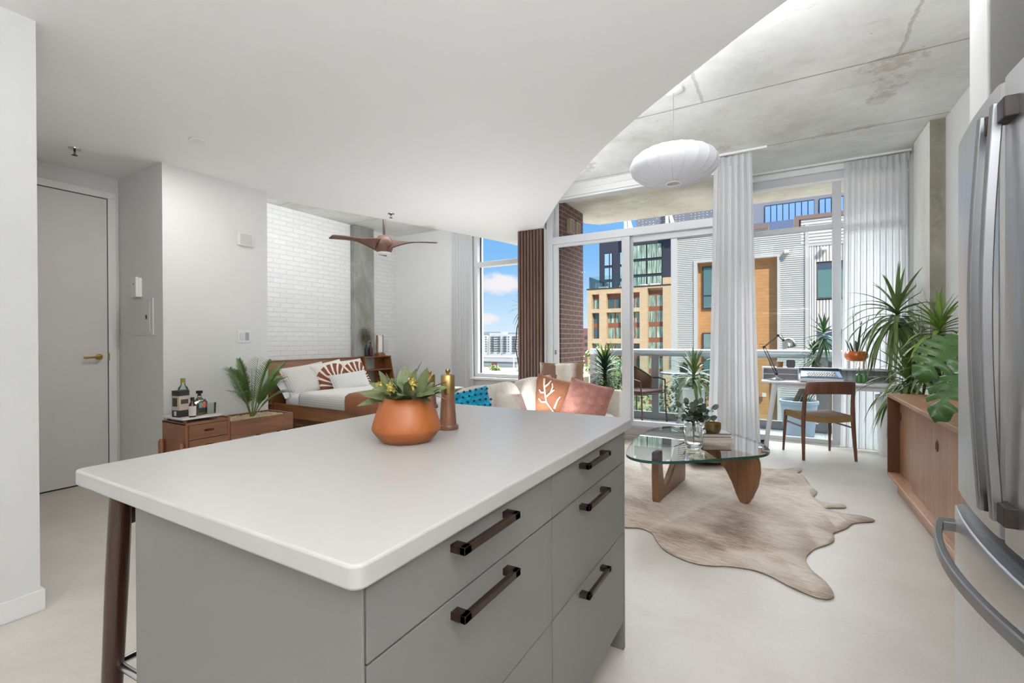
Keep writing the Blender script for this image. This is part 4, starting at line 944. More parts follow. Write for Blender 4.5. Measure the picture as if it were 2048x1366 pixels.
def keep(k, off, xmax=1.285):
    '''bend leaf tips clear of the right wall and the column'''
    q = []
    for x, y, z in k.v:
        X, Y = x+off[0], y+off[1]
        if 5.50 < Y < 6.12 and X > 1.17: X = 1.17-.1*(1.17-X)*0
        q.append((min(X, xmax-.004*((z*50) % 1))-off[0], min(Y, 6.24)-off[1], z))
    k.v = q; return k
def head(k, c, n, ln, w, seed, elo=-5, ehi=85, droop=1.6, up=(0, 0, 1)):
    R = rng(seed); c = Vector(c)
    for i in range(n):
        u = i/(n-1); a = i*2.39996+R.uniform(-.3, .3); el = rad(lerp(elo, ehi, u**1.7)+R.uniform(-8, 8))
        d = Vector((math.cos(a)*math.cos(el), math.sin(a)*math.cos(el), math.sin(el)))
        k.leaf(c+Vector((0, 0, -.10+.16*u)), d, ln*R.uniform(.8, 1.1)*(1-.35*u), w*R.uniform(.85, 1.1), droop*(1.15-.95*u)*R.uniform(.8, 1.2), 10, .35, prof=lambda t_: min(1, .5+t_*2)*max(.02, (1-t_**2.6)))
da = thing('dracaena_plant', 'tall arching dracaena in a slim white floor pot beside the window curtain', 'potted plant', (1.0, 6.08, 0))
MB().lathe([(.085, 0), (.09, .01), (.12, .62), (.115, .63), (.105, .60), (0, .58)], (0.0, .06, 0), 36).build('pot', M_potw, da, smooth=40)
MB().tube([(0, .06, .55), (-.01, 0, .9), (.0, -.12, 1.15), (.0, -.28, 1.43)], [.016, .015, .014, .012], 10).tube([(0.02, .06, .55), (.03, -.3, .66), (.0, -.62, .80)], [.014, .013, .012], 10).build('stem', M_trunk, da, smooth=60)
k = MB(); head(k, (.0, -.30, 1.45), 74, .70, .040, 5, -28, 85, 2.7); keep(k, da.location).build('leaf_crown', M_drac, da, smooth=60)
k = MB(); head(k, (-.04, -.95, .85), 60, .56, .038, 8, -20, 82, 2.5); keep(k, da.location).build('leaf_crown', M_drac, da, smooth=60)
db = thing('dracaena_plant', 'bright green upright dracaena behind the sideboard against the right wall', 'potted plant', (1.12, 5.05, 0))
MB().lathe([(.10, 0), (.11, .01), (.135, .34), (.13, .35), (.12, .33), (0, .32)], seg=36).build('pot', M_potw, db, smooth=40)
MB().tube([(0, 0, .3), (.02, .02, .8), (.04, -.02, 1.25)], [.018, .016, .013], 10).build('stem', M_trunk, db, smooth=60)
k = MB(); head(k, (.02, -.03, 1.29), 54, .44, .04, 11, -15, 88, 1.9); keep(k, db.location).build('leaf_crown', M_drac2, db, smooth=60)
k = MB(); head(k, (-.03, .0, .98), 46, .46, .032, 12, -10, 70, 2.2); keep(k, db.location).build('leaf_crown', M_drac, db, smooth=60)
# monstera on the sideboard
M_mon = P('monstera_leaf', (58, 92, 36), .32, var=.2, vscale=14, spec=.5)
def monstera(k, base, tip, nrm, wid, cuts=(.30, .45, .60, .75), droop=.12, seed=0):
    base, tip = Vector(base), Vector(tip); ax = tip-base; L = ax.length; ax.normalize()
    nrm = Vector(nrm); nrm = (nrm-ax*nrm.dot(ax)).normalized(); sd = ax.cross(nrm)
    N, V = 72, 8; R = rng(seed)
    for s in (-1, 1):
        vs = []; fs = []; jit = [R.uniform(-.02, .02) for _ in cuts]
        for i in range(N+1):
            u = i/N
            w = (math.sin(PI*min(1, (u*.86+.14))**.85)**.75)*(1-.35*u)*wid/2*1.15
            cut = 1.0
            for c, j in zip(cuts, jit):
                dd = abs(u-c-j)/.034
                if dd < 1: cut = min(cut, .16+.84*dd**3)
            for j in range(V+1):
                v = j/V; vv = v*cut; sweep = (.30-.45*(1-u))*w*vv
                p = base+ax*(L*u+sweep*(1 if u > .05 else 1))+sd*s*w*vv+nrm*(.05*L*math.sin(PI*u)-droop*L*vv**2*.8-droop*L*u*u+.012*math.sin(u*40)*vv)
                vs.append(p)
        for i in range(N):
            for j in range(V): fs.append((i*(V+1)+j, (i+1)*(V+1)+j, (i+1)*(V+1)+j+1, i*(V+1)+j+1))
        k.add(vs, fs)
    return k
mo = thing('monstera_plant', 'large split-leaf monstera in a white pot on top of the sideboard', 'potted plant', (1.10, 3.35, .778)); O = mo.location
MB().lathe([(.07, 0), (.10, .02), (.13, .10), (.125, .18), (.11, .21), (.10, .205), (.11, .17), (0, .16)], seg=36).build('pot', M_potw, mo, smooth=40)
for i, (bs, tp_, nr, wd, sd_) in enumerate((((.93, 3.42, 1.20), (.645, 3.24, 1.055), (-.25, -.75, .62), .33, 1), ((.92, 3.22, 1.11), (.635, 3.02, .87), (-.5, -.35, .8), .34, 2), ((.86, 2.78, .86), (.74, 2.64, .74), (-.4, -.6, .6), .2, 3), ((1.02, 3.62, 1.07), (1.16, 3.92, 1.08), (-.2, -.3, .9), .26, 4))):
    monstera(MB(), bs, tp_, nr, wd, seed=sd_).build('leaf', M_mon, mo, off=O, smooth=70)
    MB().tube([Vector((1.10, 3.35, .93)), Vector(bs).lerp(Vector((1.10, 3.35, 1.25)), .5), Vector(bs), Vector(bs).lerp(Vector(tp_), .12)], [.007, .006, .005, .003], 8).build('stalk', P('stalk_green', (110, 128, 64), .5), mo, off=O, smooth=50)
tc_ = thing('clay_pot', 'small reddish brown clay pot on the sideboard beside the monstera', 'pot', (1.02, 3.78, .778))
MB().lathe([(.04, 0), (.055, .02), (.06, .06), (.05, .09), (.045, .088), (0, .08)], seg=28).build('pot', P('clay_red', (120, 66, 50), .5, var=.15), tc_, smooth=40)

# ------------------------------------------------------------------ pendant, fan, curtains
def shade_mat():
    m, t, b = newmat('pendant_shell'); t.n.remove(b); out = t.n['Material Output']
    df = t.n.new('ShaderNodeBsdfDiffuse'); df.inputs[0].default_value = lin((214, 214, 214)); tl = t.n.new('ShaderNodeBsdfTranslucent'); tl.inputs[0].default_value = lin((214, 214, 218))
    mx = t.n.new('ShaderNodeMixShader'); mx.inputs[0].default_value = .38; t.link(df.outputs[0], mx.inputs[1]); t.link(tl.outputs[0], mx.inputs[2]); t.link(mx.outputs[0], out.inputs[0]); return m
pd = thing('pendant_lamp', 'white ribbed saucer bubble pendant lamp hanging from the concrete ceiling', 'pendant lamp', (-.72, 3.825, 2.60))
prof = [(.055, -.138)]
for i in range(1, 24):
    a = -PI/2+PI*i/24; prof.append((.335*abs(math.cos(a))**.82 if i != 12 else .335, .14*math.sin(a)))
prof.append((.03, .139))
RIBN = 22
MB().lathe(prof, seg=RIBN*6, rib=lambda a: 1-.018*abs(math.sin(a*RIBN/2))).build('shade', shade_mat(), pd, smooth=60)
k = MB()
for i in range(RIBN):
    a = 2*PI*i/RIBN; k.tube([(r*math.cos(a)*1.002, r*math.sin(a)*1.002, z) for r, z in prof], .0016, 4)
k.build('ribs', P('rib_white', (196, 196, 198), .5), pd)
k = MB().lathe([(.050, -.136), (.062, -.138), (.062, -.146), (.050, -.146), (.050, -.136)], seg=40); k.build('ring', M_trim, pd, smooth=40)
MB().lathe([(0, -.137), (.051, -.137), (.051, -.135), (0, -.135)], seg=32).build('diffuser', P('diffuser', (190, 192, 190), .5), pd)
MB().tube([(0, 0, .135), (0, 0, .585)], .0025, 6).build('cord', P('cord_grey', (120, 120, 118), .5), pd)
MB().lathe([(.075, .60), (.073, .588), (.05, .578), (.012, .574), (0, .574)], seg=36).build('canopy', M_trim, pd, smooth=40)
# ceiling fan
M_fan = wood('fan_walnut', (78, 50, 38), (98, 66, 50), (118, 82, 62), 'x', 1.2, .42, .15)
fn_ = thing('ceiling_fan', 'brown three-blade propeller ceiling fan hanging over the bed', 'ceiling fan', (-4.46, 4.40, 2.47))
MB().tube([(0, 0, .10), (0, 0, .70)], .016, 14).build('downrod', P('fan_rod', (52, 40, 34), .4, .3), fn_, smooth=40)
MB().lathe([(.075, .73), (.07, .70), (.03, .68), (0, .68)], seg=28).build('canopy', M_fan, fn_, smooth=40)
MB().lathe([(.03, .125), (.07, .112), (.10, .075), (.115, .02), (.113, -.04), (.098, -.085), (.088, -.10), (0, -.10)], seg=40).build('motor_hub', M_fan, fn_, smooth=50)
MB().lathe([(.086, -.099), (.088, -.108), (.070, -.122), (0, -.126)], seg=36).build('light_lens', P('lens_white', (226, 224, 218), .4), fn_, smooth=50)
for bi, ang in enumerate((17, 137, 257)):
    ang = rad(ang)
    def bl(u, v, ang=ang):
        r = lerp(.06, .72, u); ch_ = lerp(.20, .085, min(1, u*2.2)) if u < .45 else lerp(.085, .115, (u-.45)/.55)
        ch_ *= (1 if u < .96 else .86); tw_ = lerp(rad(52), rad(12), min(1, u*1.8)); w = (v-.5)*ch_
        z = .02*math.sin(PI*u)-.01; x = r; y = w*math.cos(tw_); zz = z+w*math.sin(tw_)
        return (x*math.cos(ang)-y*math.sin(ang), x*math.sin(ang)+y*math.cos(ang), zz)
    MB().grid(bl, 24, 4).build('blade', M_fan, fn_, smooth=60, solid=.014)
# curtains
def sheer(name):
    m, t, b = newmat(name); t.n.remove(b); out = t.n['Material Output']
    df = t.n.new('ShaderNodeBsdfDiffuse'); df.inputs[0].default_value = lin((238, 238, 238)); tl = t.n.new('ShaderNodeBsdfTranslucent'); tl.inputs[0].default_value = lin((236, 236, 238)); tr_ = t.n.new('ShaderNodeBsdfTransparent')
    mx = t.n.new('ShaderNodeMixShader'); mx.inputs[0].default_value = .45; t.link(df.outputs[0], mx.inputs[1]); t.link(tl.outputs[0], mx.inputs[2])
    m2 = t.n.new('ShaderNodeMixShader'); m2.inputs[0].default_value = .07; t.link(mx.outputs[0], m2.inputs[1]); t.link(tr_.outputs[0], m2.inputs[2]); t.link(m2.outputs[0], out.inputs[0]); return m
M_sheer = sheer('sheer_curtain')
def curtain(label, x0t, x1t, x0b, x1b, y, zt, zb, folds, amp, seed):
    R = rng(seed); ph = [R.uniform(-.4, .4) for _ in range(folds*2+3)]
    def fn(u, v):
        z = lerp(zb, zt, v); s = u*folds; i = int(s); p = s+lerp(ph[i], ph[i+1], s-i)*.35*(1-v*.5)
        am = amp*(1-.45*v)*(1+.35*math.sin(7*u+seed))*(.55 if v > .965 else 1)
        x = lerp(lerp(x0b, x1b, u), lerp(x0t, x1t, u), v**.7)+.3*amp*math.sin(4*PI*p)
        return (x, y+am*math.sin(2*PI*p), z)
    o = thing('curtain', label, 'curtain', ((x0b+x1b)/2, y, zb), 0, 'white sheer curtains'); O = o.location
    MB().grid(fn, folds*14, 40).build('drape', M_sheer, o, off=O, smooth=80)
    def hd(u, v):
        p = fn(u, .968+.032*v); q = u*folds*3; return (p[0], p[1]-.006+.006*math.sin(2*PI*q), p[2]+.006*v)
    MB().grid(hd, folds*24, 3).build('pleated_heading', M_sheer, o, off=O, smooth=80)
curtain('white sheer curtain at the left of the bedroom window, before the slatted column', -4.90, -4.46, -4.92, -4.42, 6.42, 3.17, .03, 8, .035, 1)
curtain('white sheer curtain hanging between the balcony door and the right window', -.615, -.245, -.70, -.165, 5.475, 3.175, .015, 6, .05, 2)
curtain('wide white sheer curtain at the right end of the window behind the desk', .635, 1.165, .60, 1.18, 6.29, 3.165, .02, 10, .036, 3)
# ------------------------------------------------------------------ bed and headboard
M_bw = wood('bed_teak', (112, 70, 40), (142, 94, 58), (164, 114, 74), 'x', .9, .4, .2)
M_bwy = wood('headboard_teak', (120, 76, 48), (146, 97, 64), (164, 114, 80), 'y', .9, .28, .4)
M_bwd = wood('bed_teak_dark', (84, 52, 30), (106, 68, 40), (124, 84, 52), 'x', .9, .45, .1)
bd = thing('bed', 'teak platform bed with slanted headboard, open headboard shelves and drawers', 'bed', (-5.1, 4.66, 0)); O = bd.location
MB().box(-6.05, -4.0, 3.85, 3.885, .195, .37).box(-6.05, -4.0, 5.435, 5.47, .195, .37).box(-4.035, -4.0, 3.885, 5.435, .195, .37).box(-6.05, -4.0, 3.88, 5.44, .19, .21).build('bed_frame', M_bw, bd, off=O, bevel=.004)
MB().box(-5.98, -4.1, 3.92, 5.40, .0, .19).build('plinth', M_bwd, bd, off=O)
for i in range(2):
    dw = MB().box(-5.96+i*.93, -5.05+i*.93, 3.895, 3.915, .02, .185).build('drawer', M_bwd, bd, off=O, bevel=.002)
    MB().box(-5.58+i*.93, -5.43+i*.93, 3.888, 3.896, .09, .115).build('pull', M_bw, dw, off=O)
MB().hexa([(-6.33, 3.86, .0), (-6.06, 3.86, .0), (-6.06, 5.555, .0), (-6.33, 5.555, .0)], [(-6.33, 3.86, .93), (-6.20, 3.86, .93), (-6.20, 5.555, .93), (-6.33, 5.555, .93)]).build('headboard', M_bwy, bd, off=O, bevel=.003)
MB().box(-6.335, -6.185, 3.86, 5.555, .93, .942).build('headboard_cap', M_bwy, bd, off=O, bevel=.002)
def shelf_unit(y0, y1):
    k = MB()
    for ya, yb in ((y0, y0+.018), (y1-.018, y1)):
        k.hexa([(-6.33, ya, 0), (-5.93, ya, 0), (-5.93, yb, 0), (-6.33, yb, 0)], [(-6.33, ya, .935), (-6.13, ya, .935), (-6.13, yb, .935), (-6.33, yb, .935)])
    k.box(-6.335, -6.12, y0, y1, .925, .945)
    k.box(-6.33, -6.07, y0+.018, y1-.018, .70, .715).box(-6.33, -5.99, y0+.018, y1-.018, .36, .375).box(-6.335, -6.322, y0+.018, y1-.018, 0, .93)
    k.build('headboard_shelf', wood('shelf_teak', (104, 62, 32), (132, 84, 48), (154, 106, 66), 'y', .9, .4, .15), bd, off=O, bevel=.002)
shelf_unit(5.57, 6.20); shelf_unit(3.20, 3.84)
M_sheet = fabric('white_sheet', (226, 226, 230), .02, 500)
puffy(-6.02, -4.02, 3.88, 5.44, .25, .52, .06).build('mattress', M_sheet, bd, off=O, smooth=60)
M_duv = stripe_mat('striped_quilt', [(222, 220, 216), (224, 222, 218), (222, 220, 216), (206, 203, 198)], 34, 3, .002)
def drape(x0, x1, y0, y1, zt, zd, ov, edge_r=.05, th=.03, wav=.01, seed=0, farside=True):
    """cloth lying on the bed and hanging over the near side"""
    R = rng(seed); prof = [(y0-ov*.0-.012, zd), (y0-.012, zt-edge_r), (y0-.004, zt-edge_r*.4), (y0+edge_r*.5, zt-.004), (y0+edge_r*1.4, zt)]
    m_ = 14; prof += [(lerp(y0+edge_r*1.4, y1-edge_r*1.4, i/m_), zt) for i in range(1, m_+1)]
    if farside: prof += [(y1-edge_r*.5, zt-.004), (y1+.004, zt-edge_r*.4), (y1+.012, zt-edge_r), (y1+.012, zd)]
    n = len(prof)-1
    def fn(u, v):
        i = v*n; a = int(min(n-1, i)); f = i-a; y = lerp(prof[a][0], prof[a+1][0], f); z = lerp(prof[a][1], prof[a+1][1], f); x = lerp(x0, x1, u)
        w = wav*(math.sin(x*9+seed)*math.sin(y*7)+.5*math.sin(x*21+y*5)); return (x, y-abs(w)*(.6 if z < zt-.01 else 0), z+(w if z >= zt-.01 else 0))
    return MB().grid(fn, 30, n)
qu = drape(-5.42, -3.98, 3.845, 5.475, .535, .375, .1, wav=.006, seed=1).build('quilt', M_duv, None, smooth=70, solid=.022)
tag(qu, 'white pin-striped quilt spread over the middle of the bed', 'quilt')
th_ = drape(-4.52, -3.96, 3.83, 4.75, .572, .345, .1, .075, wav=.004, seed=2, farside=False).build('throw_blanket', fabric('brown_throw', (150, 96, 66), .05, 300, .7), None, smooth=70, solid=.03)
tag(th_, 'plain brown throw blanket folded over the foot of the bed', 'blanket')
p1 = cushion(.68, .46, .17).build('pillow', M_sheet, None, smooth=60)
place(p1, (-5.90, 4.20, .60), (.05, 1, 0), (.60, -.1, .8)); tag(p1, 'plain white sleeping pillow lying under the cream ribbed pillow', 'pillow', 'pillows on the bed')
p2 = cushion(.66, .48, .15).build('pillow', stripe_mat('ribbed_sham', [(220, 216, 208), (214, 210, 202), (222, 218, 212), (196, 192, 184)], 38, 0, .001), None, smooth=60)
place(p2, (-5.80, 4.23, .685), (-.02, 1, .0), (.78, -.18, .62)); tag(p2, 'cream ribbed pillow leaning on the headboard nearest the palm', 'pillow', 'pillows on the bed')
def fan_mat():
    m, t, b = newmat('fan_print'); s = t.sep(t.tc())
    dx = t.m('SUBTRACT', s[0], .06); dy = t.m('ADD', s[1], .20); n = t.noise(t.tc(), 18, 3, .6)
    r = t.m('ADD', t.m('SQRT', t.m('ADD', t.m('MULTIPLY', dx, dx), t.m('MULTIPLY', dy, dy))), t.m('MULTIPLY', t.m('SUBTRACT', n, .5), .02))
    a = t.m('ADD', t.m('ARCTAN2', dy, dx), t.m('MULTIPLY', r, 1.1))
    st = t.m('SINE', t.m('ADD', t.m('MULTIPLY', a, 21.0), t.m('MULTIPLY', n, 1.0)))
    ring = t.m('MULTIPLY', t.step(r, .07, .085), t.m('SUBTRACT', 1.0, t.step(r, .35, .36)))
    f = t.m('MULTIPLY', t.step(st, -.55, -.35), ring)
    t.put(b.inputs['Base Color'], t.mix(f, lin((226, 218, 208)), lin((128, 72, 48)))); b.inputs['Roughness'].default_value = .9
    t.put(b.inputs['Normal'], t.bump(t.noise(t.tc(), 300, 2, .5), .3, .002)); return m
M_fanp = fan_mat()
p3 = cushion(.47, .47, .15).build('pillow', M_fanp, None, smooth=60)
place(p3, (-5.66, 4.52, .715), (.0, 1, .02), (.80, -.25, .55)); tag(p3, 'square brown and cream fan-print cushion standing left of the other on the bed', 'cushion', 'fan-print cushions on the bed')
p4 = cushion(.47, .47, .15).build('pillow', M_fanp, None, smooth=60)
place(p4, (-5.80, 5.05, .725), (.03, 1, .0), (.80, -.15, .58)); tag(p4, 'square brown and cream fan-print cushion nearer the headboard shelf', 'cushion', 'fan-print cushions on the bed')
p5 = cushion(.58, .30, .14).build('pillow', stripe_mat('pin_lumbar', [(226, 224, 222), (224, 222, 220), (226, 224, 222), (176, 174, 172)], 52, 0, .002, .9, True), None, smooth=60)
place(p5, (-5.44, 4.68, .625), (.05, 1, -.03), (.78, -.25, .55)); tag(p5, 'white lumbar pillow with thin dark stripes in front of the fan-print cushions', 'pillow', 'pillows on the bed')
# bits on the headboard shelf
v1 = thing('vase', 'dark blue-black bottle vase of dried foliage on the headboard shelf', 'vase', (-6.20, 5.69, .945))
MB().lathe([(.028, 0), (.034, .01), (.034, .12), (.022, .15), (.012, .165), (.012, .20), (0, .20)], seg=24).build('bottle', P('vase_dark', (40, 44, 54), .25), v1, smooth=40)
R_ = rng(21); k = MB(); ks = MB()
for i in range(34):
    a = R_.uniform(0, 2*PI); sp_ = R_.uniform(.02, .11); z = R_.uniform(.26, .50); tp_ = Vector((math.cos(a)*sp_, math.sin(a)*sp_-.03, z))
    ks.tube([(0, 0, .19), tp_*.5+Vector((0, 0, .12)), tp_], .0013, 4)
    for j in range(7): k.leaf(tp_+Vector((R_.gauss(0, .015), R_.gauss(0, .015), -j*.022)), (R_.gauss(0, 1), R_.gauss(0, 1), R_.uniform(-.1, 1)), R_.uniform(.03, .05), .016, .3, 3, .1)
k.v = [(max(x, -.04), y, z) for x, y, z in k.v]
ks.v = [(max(x, -.04), y, z) for x, y, z in ks.v]
k.build('dried_leaves', P('dried_sage', (128, 128, 100), .8, var=.3, vscale=20), v1, smooth=60); ks.build('dried_stems', P('dried_stem', (120, 106, 78), .8), v1)
v2 = thing('vase', 'reddish brown bottle vase of pale dried grass on the headboard shelf', 'vase', (-6.20, 5.785, .945))
MB().lathe([(.028, 0), (.034, .01), (.034, .13), (.018, .17), (.012, .19), (.013, .245), (0, .245)], seg=24).build('bottle', P('vase_brown', (84, 48, 44), .25), v2, smooth=40)
k = MB()
for i in range(16):
    a = R_.uniform(0, 2*PI); sp_ = R_.uniform(.02, .07); z = R_.uniform(.34, .44)
    k.tube([(0, 0, .23), (math.cos(a)*sp_, math.sin(a)*sp_, z)], .0012, 4)
    for j in range(12): k.leaf((math.cos(a)*sp_*(1-j*.04), math.sin(a)*sp_*(1-j*.04), z-j*.008), (R_.gauss(0, 1), R_.gauss(0, 1), .6), .03, .003, .2, 2, .1)
k.v = [(max(x, -.04), y, z) for x, y, z in k.v]
k.build('dried_grass', P('dried_grass', (168, 152, 128), .85), v2)
tl = thing('table_lamp', 'small wooden table lamp with white cylinder between two posts on the headboard shelf', 'lamp', (-6.20, 6.0, .945))
MB().box(-.06, .06, -.075, .075, 0, .045).build('base', M_bw, tl, bevel=.003)
for s in (-1, 1): MB().box(-.011, .011, s*.066-.010, s*.066+.010, .045, .37).build('post', M_bw, tl, bevel=.002)
MB().lathe([(.048, .065), (.048, .36), (0, .36)], seg=32).build('lamp_shade', P('opal_white', (232, 232, 232), .35), tl, smooth=40)

# ------------------------------------------------------------------ drawer cabinet with planter trough and bar tray
M_pc = wood('planter_teak', (100, 64, 42), (126, 84, 58), (146, 103, 76), 'y', 1.0, .4, .2)
M_pcs = wood('planter_teak_side', (118, 72, 42), (142, 92, 58), (160, 112, 76), 'z', 1.0, .4, .2)
pc = thing('planter_cabinet', 'teak two-drawer cabinet joined to a gravel-filled planter trough along the left wall', 'cabinet', (-4.13, 2.28, 0)); O = pc.location
MB().box(-4.32, -3.95, 1.82, 1.84, .29, .585).box(-4.32, -3.95, 2.135, 2.155, .29, .60).box(-4.32, -4.30, 1.84, 2.135, .29, .585).box(-4.30, -3.96, 1.84, 2.135, .29, .31).build('carcass', M_pcs, pc, off=O, bevel=.004)
MB().box(-4.32, -3.945, 1.82, 2.14, .570, .588).build('top', M_pc, pc, off=O, bevel=.003)
for z0, z1 in ((.455, .567), (.335, .450)):
    dw = MB().box(-3.965, -3.948, 1.842, 2.132, z0, z1).build('drawer', M_pc, pc, off=O, bevel=.002)
    zc = (z0+z1)/2+.005; sl_ = rrect(-.045, .045, -.014, .014, .0135)
    R = Matrix(((0, 0, 1), (1, 0, 0), (0, 1, 0)))
    MB().extr(sl_, R, (-3.947, 1.987, zc), .006).build('pull_rim', M_pcs, dw, off=O, bevel=.001)
    MB().extr(rrect(-.037, .037, -.0085, .0085, .008), R, (-3.9437, 1.987, zc), .002).build('pull_recess', P('recess_brown', (48, 26, 18), .6), dw, off=O)
MB().box(-3.965, -3.945, 2.155, 2.725, .405, .553).box(-4.32, -4.30, 2.155, 2.725, .405, .553).box(-4.30, -3.965, 2.705, 2.725, .405, .553).box(-4.30, -3.965, 2.155, 2.705, .405, .42).build('planter_trough', M_pc, pc, off=O, bevel=.003)
for (x, y, h_) in ((-4.29, 1.800, .44), (-3.975, 1.800, .435), (-4.29, 2.60, .41), (-3.975, 2.60, .41), (-4.29, 2.165, .41), (-3.985, 2.165, .41)):
    MB().tube([(x, y, 0), (x, y, h_-.02), (x, y, h_)], [.016, .02, .012], 14).build('leg', M_pcs, pc, off=O, smooth=50)
R_ = rng(7); k = MB()
k.box(-4.30, -3.965, 2.155, 2.705, .42, .532)
for i in range(1500):
    x, y = R_.uniform(-4.295, -3.97), R_.uniform(2.16, 2.70); r = R_.uniform(.005, .009); z = .532+R_.uniform(0, .008)
    M_ = Euler((R_.uniform(0, 6), R_.uniform(0, 6), R_.uniform(0, 6))).to_matrix(); vs = []
    for p in ((1, 0, 0), (-1, 0, 0), (0, 1, 0), (0, -1, 0), (0, 0, .7), (0, 0, -.7)): vs.append(Vector((x, y, z))+M_@(Vector(p)*r))
    k.add(vs, [(0, 2, 4), (2, 1, 4), (1, 3, 4), (3, 0, 4), (2, 0, 5), (1, 2, 5), (3, 1, 5), (0, 3, 5)])
g_ = k.build('gravel', P('pebbles', (222, 204, 170), .7, var=.3, vscale=60), pc, off=O, smooth=70); g_['kind'] = 'stuff'
# palm in the gravel
pm = thing('palm_plant', 'small areca palm growing from the gravel trough below the light switch', 'plant', (-4.14, 2.45, .535))
M_palm = P('palm_leaf', (98, 132, 64), .42, var=.3, vscale=9); M_pst = P('palm_stem', (112, 138, 74), .5)
k = MB(); ks = MB(); R_ = rng(14)
for i in range(14):
    a = rad(-100+200*((i*5) % 14)/13); u = i/13; el = rad(lerp(86, 50, u)+R_.uniform(-6, 6)); L = R_.uniform(.44, .58)*(1 if u < .7 else .85)
    hx = abs(math.cos(a))*.55+.45; d = Vector((math.cos(a)*math.cos(el)*.7, math.sin(a)*math.cos(el), math.sin(el))).normalized()
    p = Vector((math.cos(a)*.012, math.sin(a)*.012, 0)); pts = [p]; N = 16
    for j in range(N):
        p = p+d*L/N; d = (d+Vector((0, 0, -(.5+.9*u)/N*(.3+1.6*j/N)))).normalized(); 
        if p.x < -.16: p.x = -.16+R_.uniform(0, .01)
        pts.append(p.copy())
    ks.tube(pts, [lerp(.0045, .0012, j/N) for j in range(N+1)], 5)
    for j in range(5, N+1):
        for h in (0, .5):
            q = pts[j-1].lerp(pts[j], h); dd = (pts[j]-pts[j-1]).normalized(); sd = dd.cross(Vector((0, 0, 1))).normalized(); f = (j+h-5)/(N-4)
            ln = .15*(math.sin(PI*min(1, .22+f*.78))**.7)+.02
            for s in (-1, 1): k.leaf(q, sd*s*.9+dd*.75+Vector((0, 0, .25)), ln*R_.uniform(.85, 1.1), .0085, .45, 4, .3)
k.v = [(max(x, -.185), y, z) for x, y, z in k.v]
k.build('fronds', M_palm, pm, smooth=60); ks.build('stems', M_pst, pm, smooth=60)
# marble tray and the bar things on it
M_marb = P('marble', (218, 216, 216), .3, var=.04, vscale=6)
ty = thing('serving_tray', 'white marble serving board on four wooden feet on the drawer cabinet', 'tray', (-4.13, 1.96, .588))
MB().box(-.165, .155, -.15, .145, .022, .036).build('board', M_marb, ty, bevel=.002)
for x in (-.13, .12):
    for y in (-.115, .11): MB().cyl((x, y, 0), .014, 0, .022, 14).build('foot', M_pcs, ty, smooth=40)
ZT = .588+.036
M_bot = thin_glass('bottle_glass', (.92, .95, .93), .9)
bx = thing('bottle_box', 'dark gift box for a bottle with a pale printed band on the tray', 'box', (-4.12, 1.865, ZT), rad(8))
MB().box(-.045, .045, -.04, .04, 0, .208).build('box', P('box_dark', (54, 50, 46), .5), bx, bevel=.001)
MB().box(-.0455, .0455, -.0405, .0405, .055, .168).build('printed_band', P('band_cream', (204, 190, 176), .5), bx)
MB().box(-.034, .022, -.0415, -.0405, .085, .152).box(.0455, .0465, -.028, .028, .105, .140).build('printed_picture', P('box_picture', (78, 68, 60), .6, var=.4, vscale=60), bx)
MB().box(-.015, .010, -.0412, -.040, .012, .046).build('white_sticker', P('sticker', (222, 220, 216), .5), bx)
b1 = thing('bottle', 'tall clear glass bottle with gold cap and dark label behind the dark box', 'bottle', (-4.225, 1.93, ZT), 0, 'bottles on the bar tray')
MB().lathe([(.036, 0), (.040, .004), (.040, .19), (.032, .222), (.016, .24), (.0145, .272), (0, .272)], seg=28).build('glass', M_bot, b1, smooth=40)
MB().lathe([(.0407, .04), (.0407, .20)], seg=28).build('label', P('label_dark', (46, 46, 44), .5), b1, smooth=40)
MB().lathe([(.0409, .165), (.0409, .172)], seg=28).lathe([(.0409, .188), (.0409, .194)], seg=28).build('gold_bands', M_brass, b1)
MB().lathe([(.017, .262), (.017, .296), (0, .296)], seg=20).build('cap', P('cap_gold', (178, 156, 84), .3, .8), b1, smooth=40)
b2 = thing('bottle', 'small brown bitters bottle with black cap and white label at the front of the tray', 'bottle', (-4.015, 1.90, ZT), 0, 'bottles on the bar tray')
MB().lathe([(.022, 0), (.025, .003), (.025, .095), (.012, .12), (.011, .14), (0, .14)], seg=24).build('glass', P('bitters_brown', (70, 36, 24), .12, spec=.6), b2, smooth=40)
MB().lathe([(.0256, .012), (.0256, .088)], seg=24).build('label', P('label_white', (212, 204, 204), .6), b2, smooth=40)
MB().lathe([(.0135, .132), (.0135, .155), (0, .155)], seg=18).build('cap', M_black, b2, smooth=40)
b3 = thing('bottle', 'square decanter bottle with black stopper and colourful label on the tray', 'bottle', (-4.085, 1.985, ZT), rad(20), 'bottles on the bar tray')
MB().prism(rrect(-.030, .030, -.042, .042, .012), 0, .125).lathe([(.030, .125), (.022, .135), (.015, .142), (.015, .158), (0, .158)], seg=24).build('glass', M_bot, b3, smooth=40)
MB().prism(rrect(-.027, .027, -.039, .039, .01), .004, .035).build('drink', P('whisky', (166, 130, 50), .1), b3, smooth=40)
MB().box(.0302, .0308, -.038, .038, .022, .112).build('label', P('label_night', (34, 48, 58), .5), b3)
k = MB().extr([(math.cos(a)*.021, math.sin(a)*.026) for a in [2*PI*i/20 for i in range(20)]], Matrix(((0, 0, 1), (1, 0, 0), (0, 1, 0))), (.0312, .016, .082), .0008); k.build('label_sun', P('label_coral', (214, 124, 92), .5), b3)
MB().box(.0308, .0312, -.036, -.004, .06, .105).build('label_leaf', P('label_mint', (122, 162, 142), .5), b3)
MB().lathe([(.013, .155), (.013, .172), (.024, .176), (.024, .196), (0, .198)], seg=20).build('stopper', M_black, b3, smooth=40)
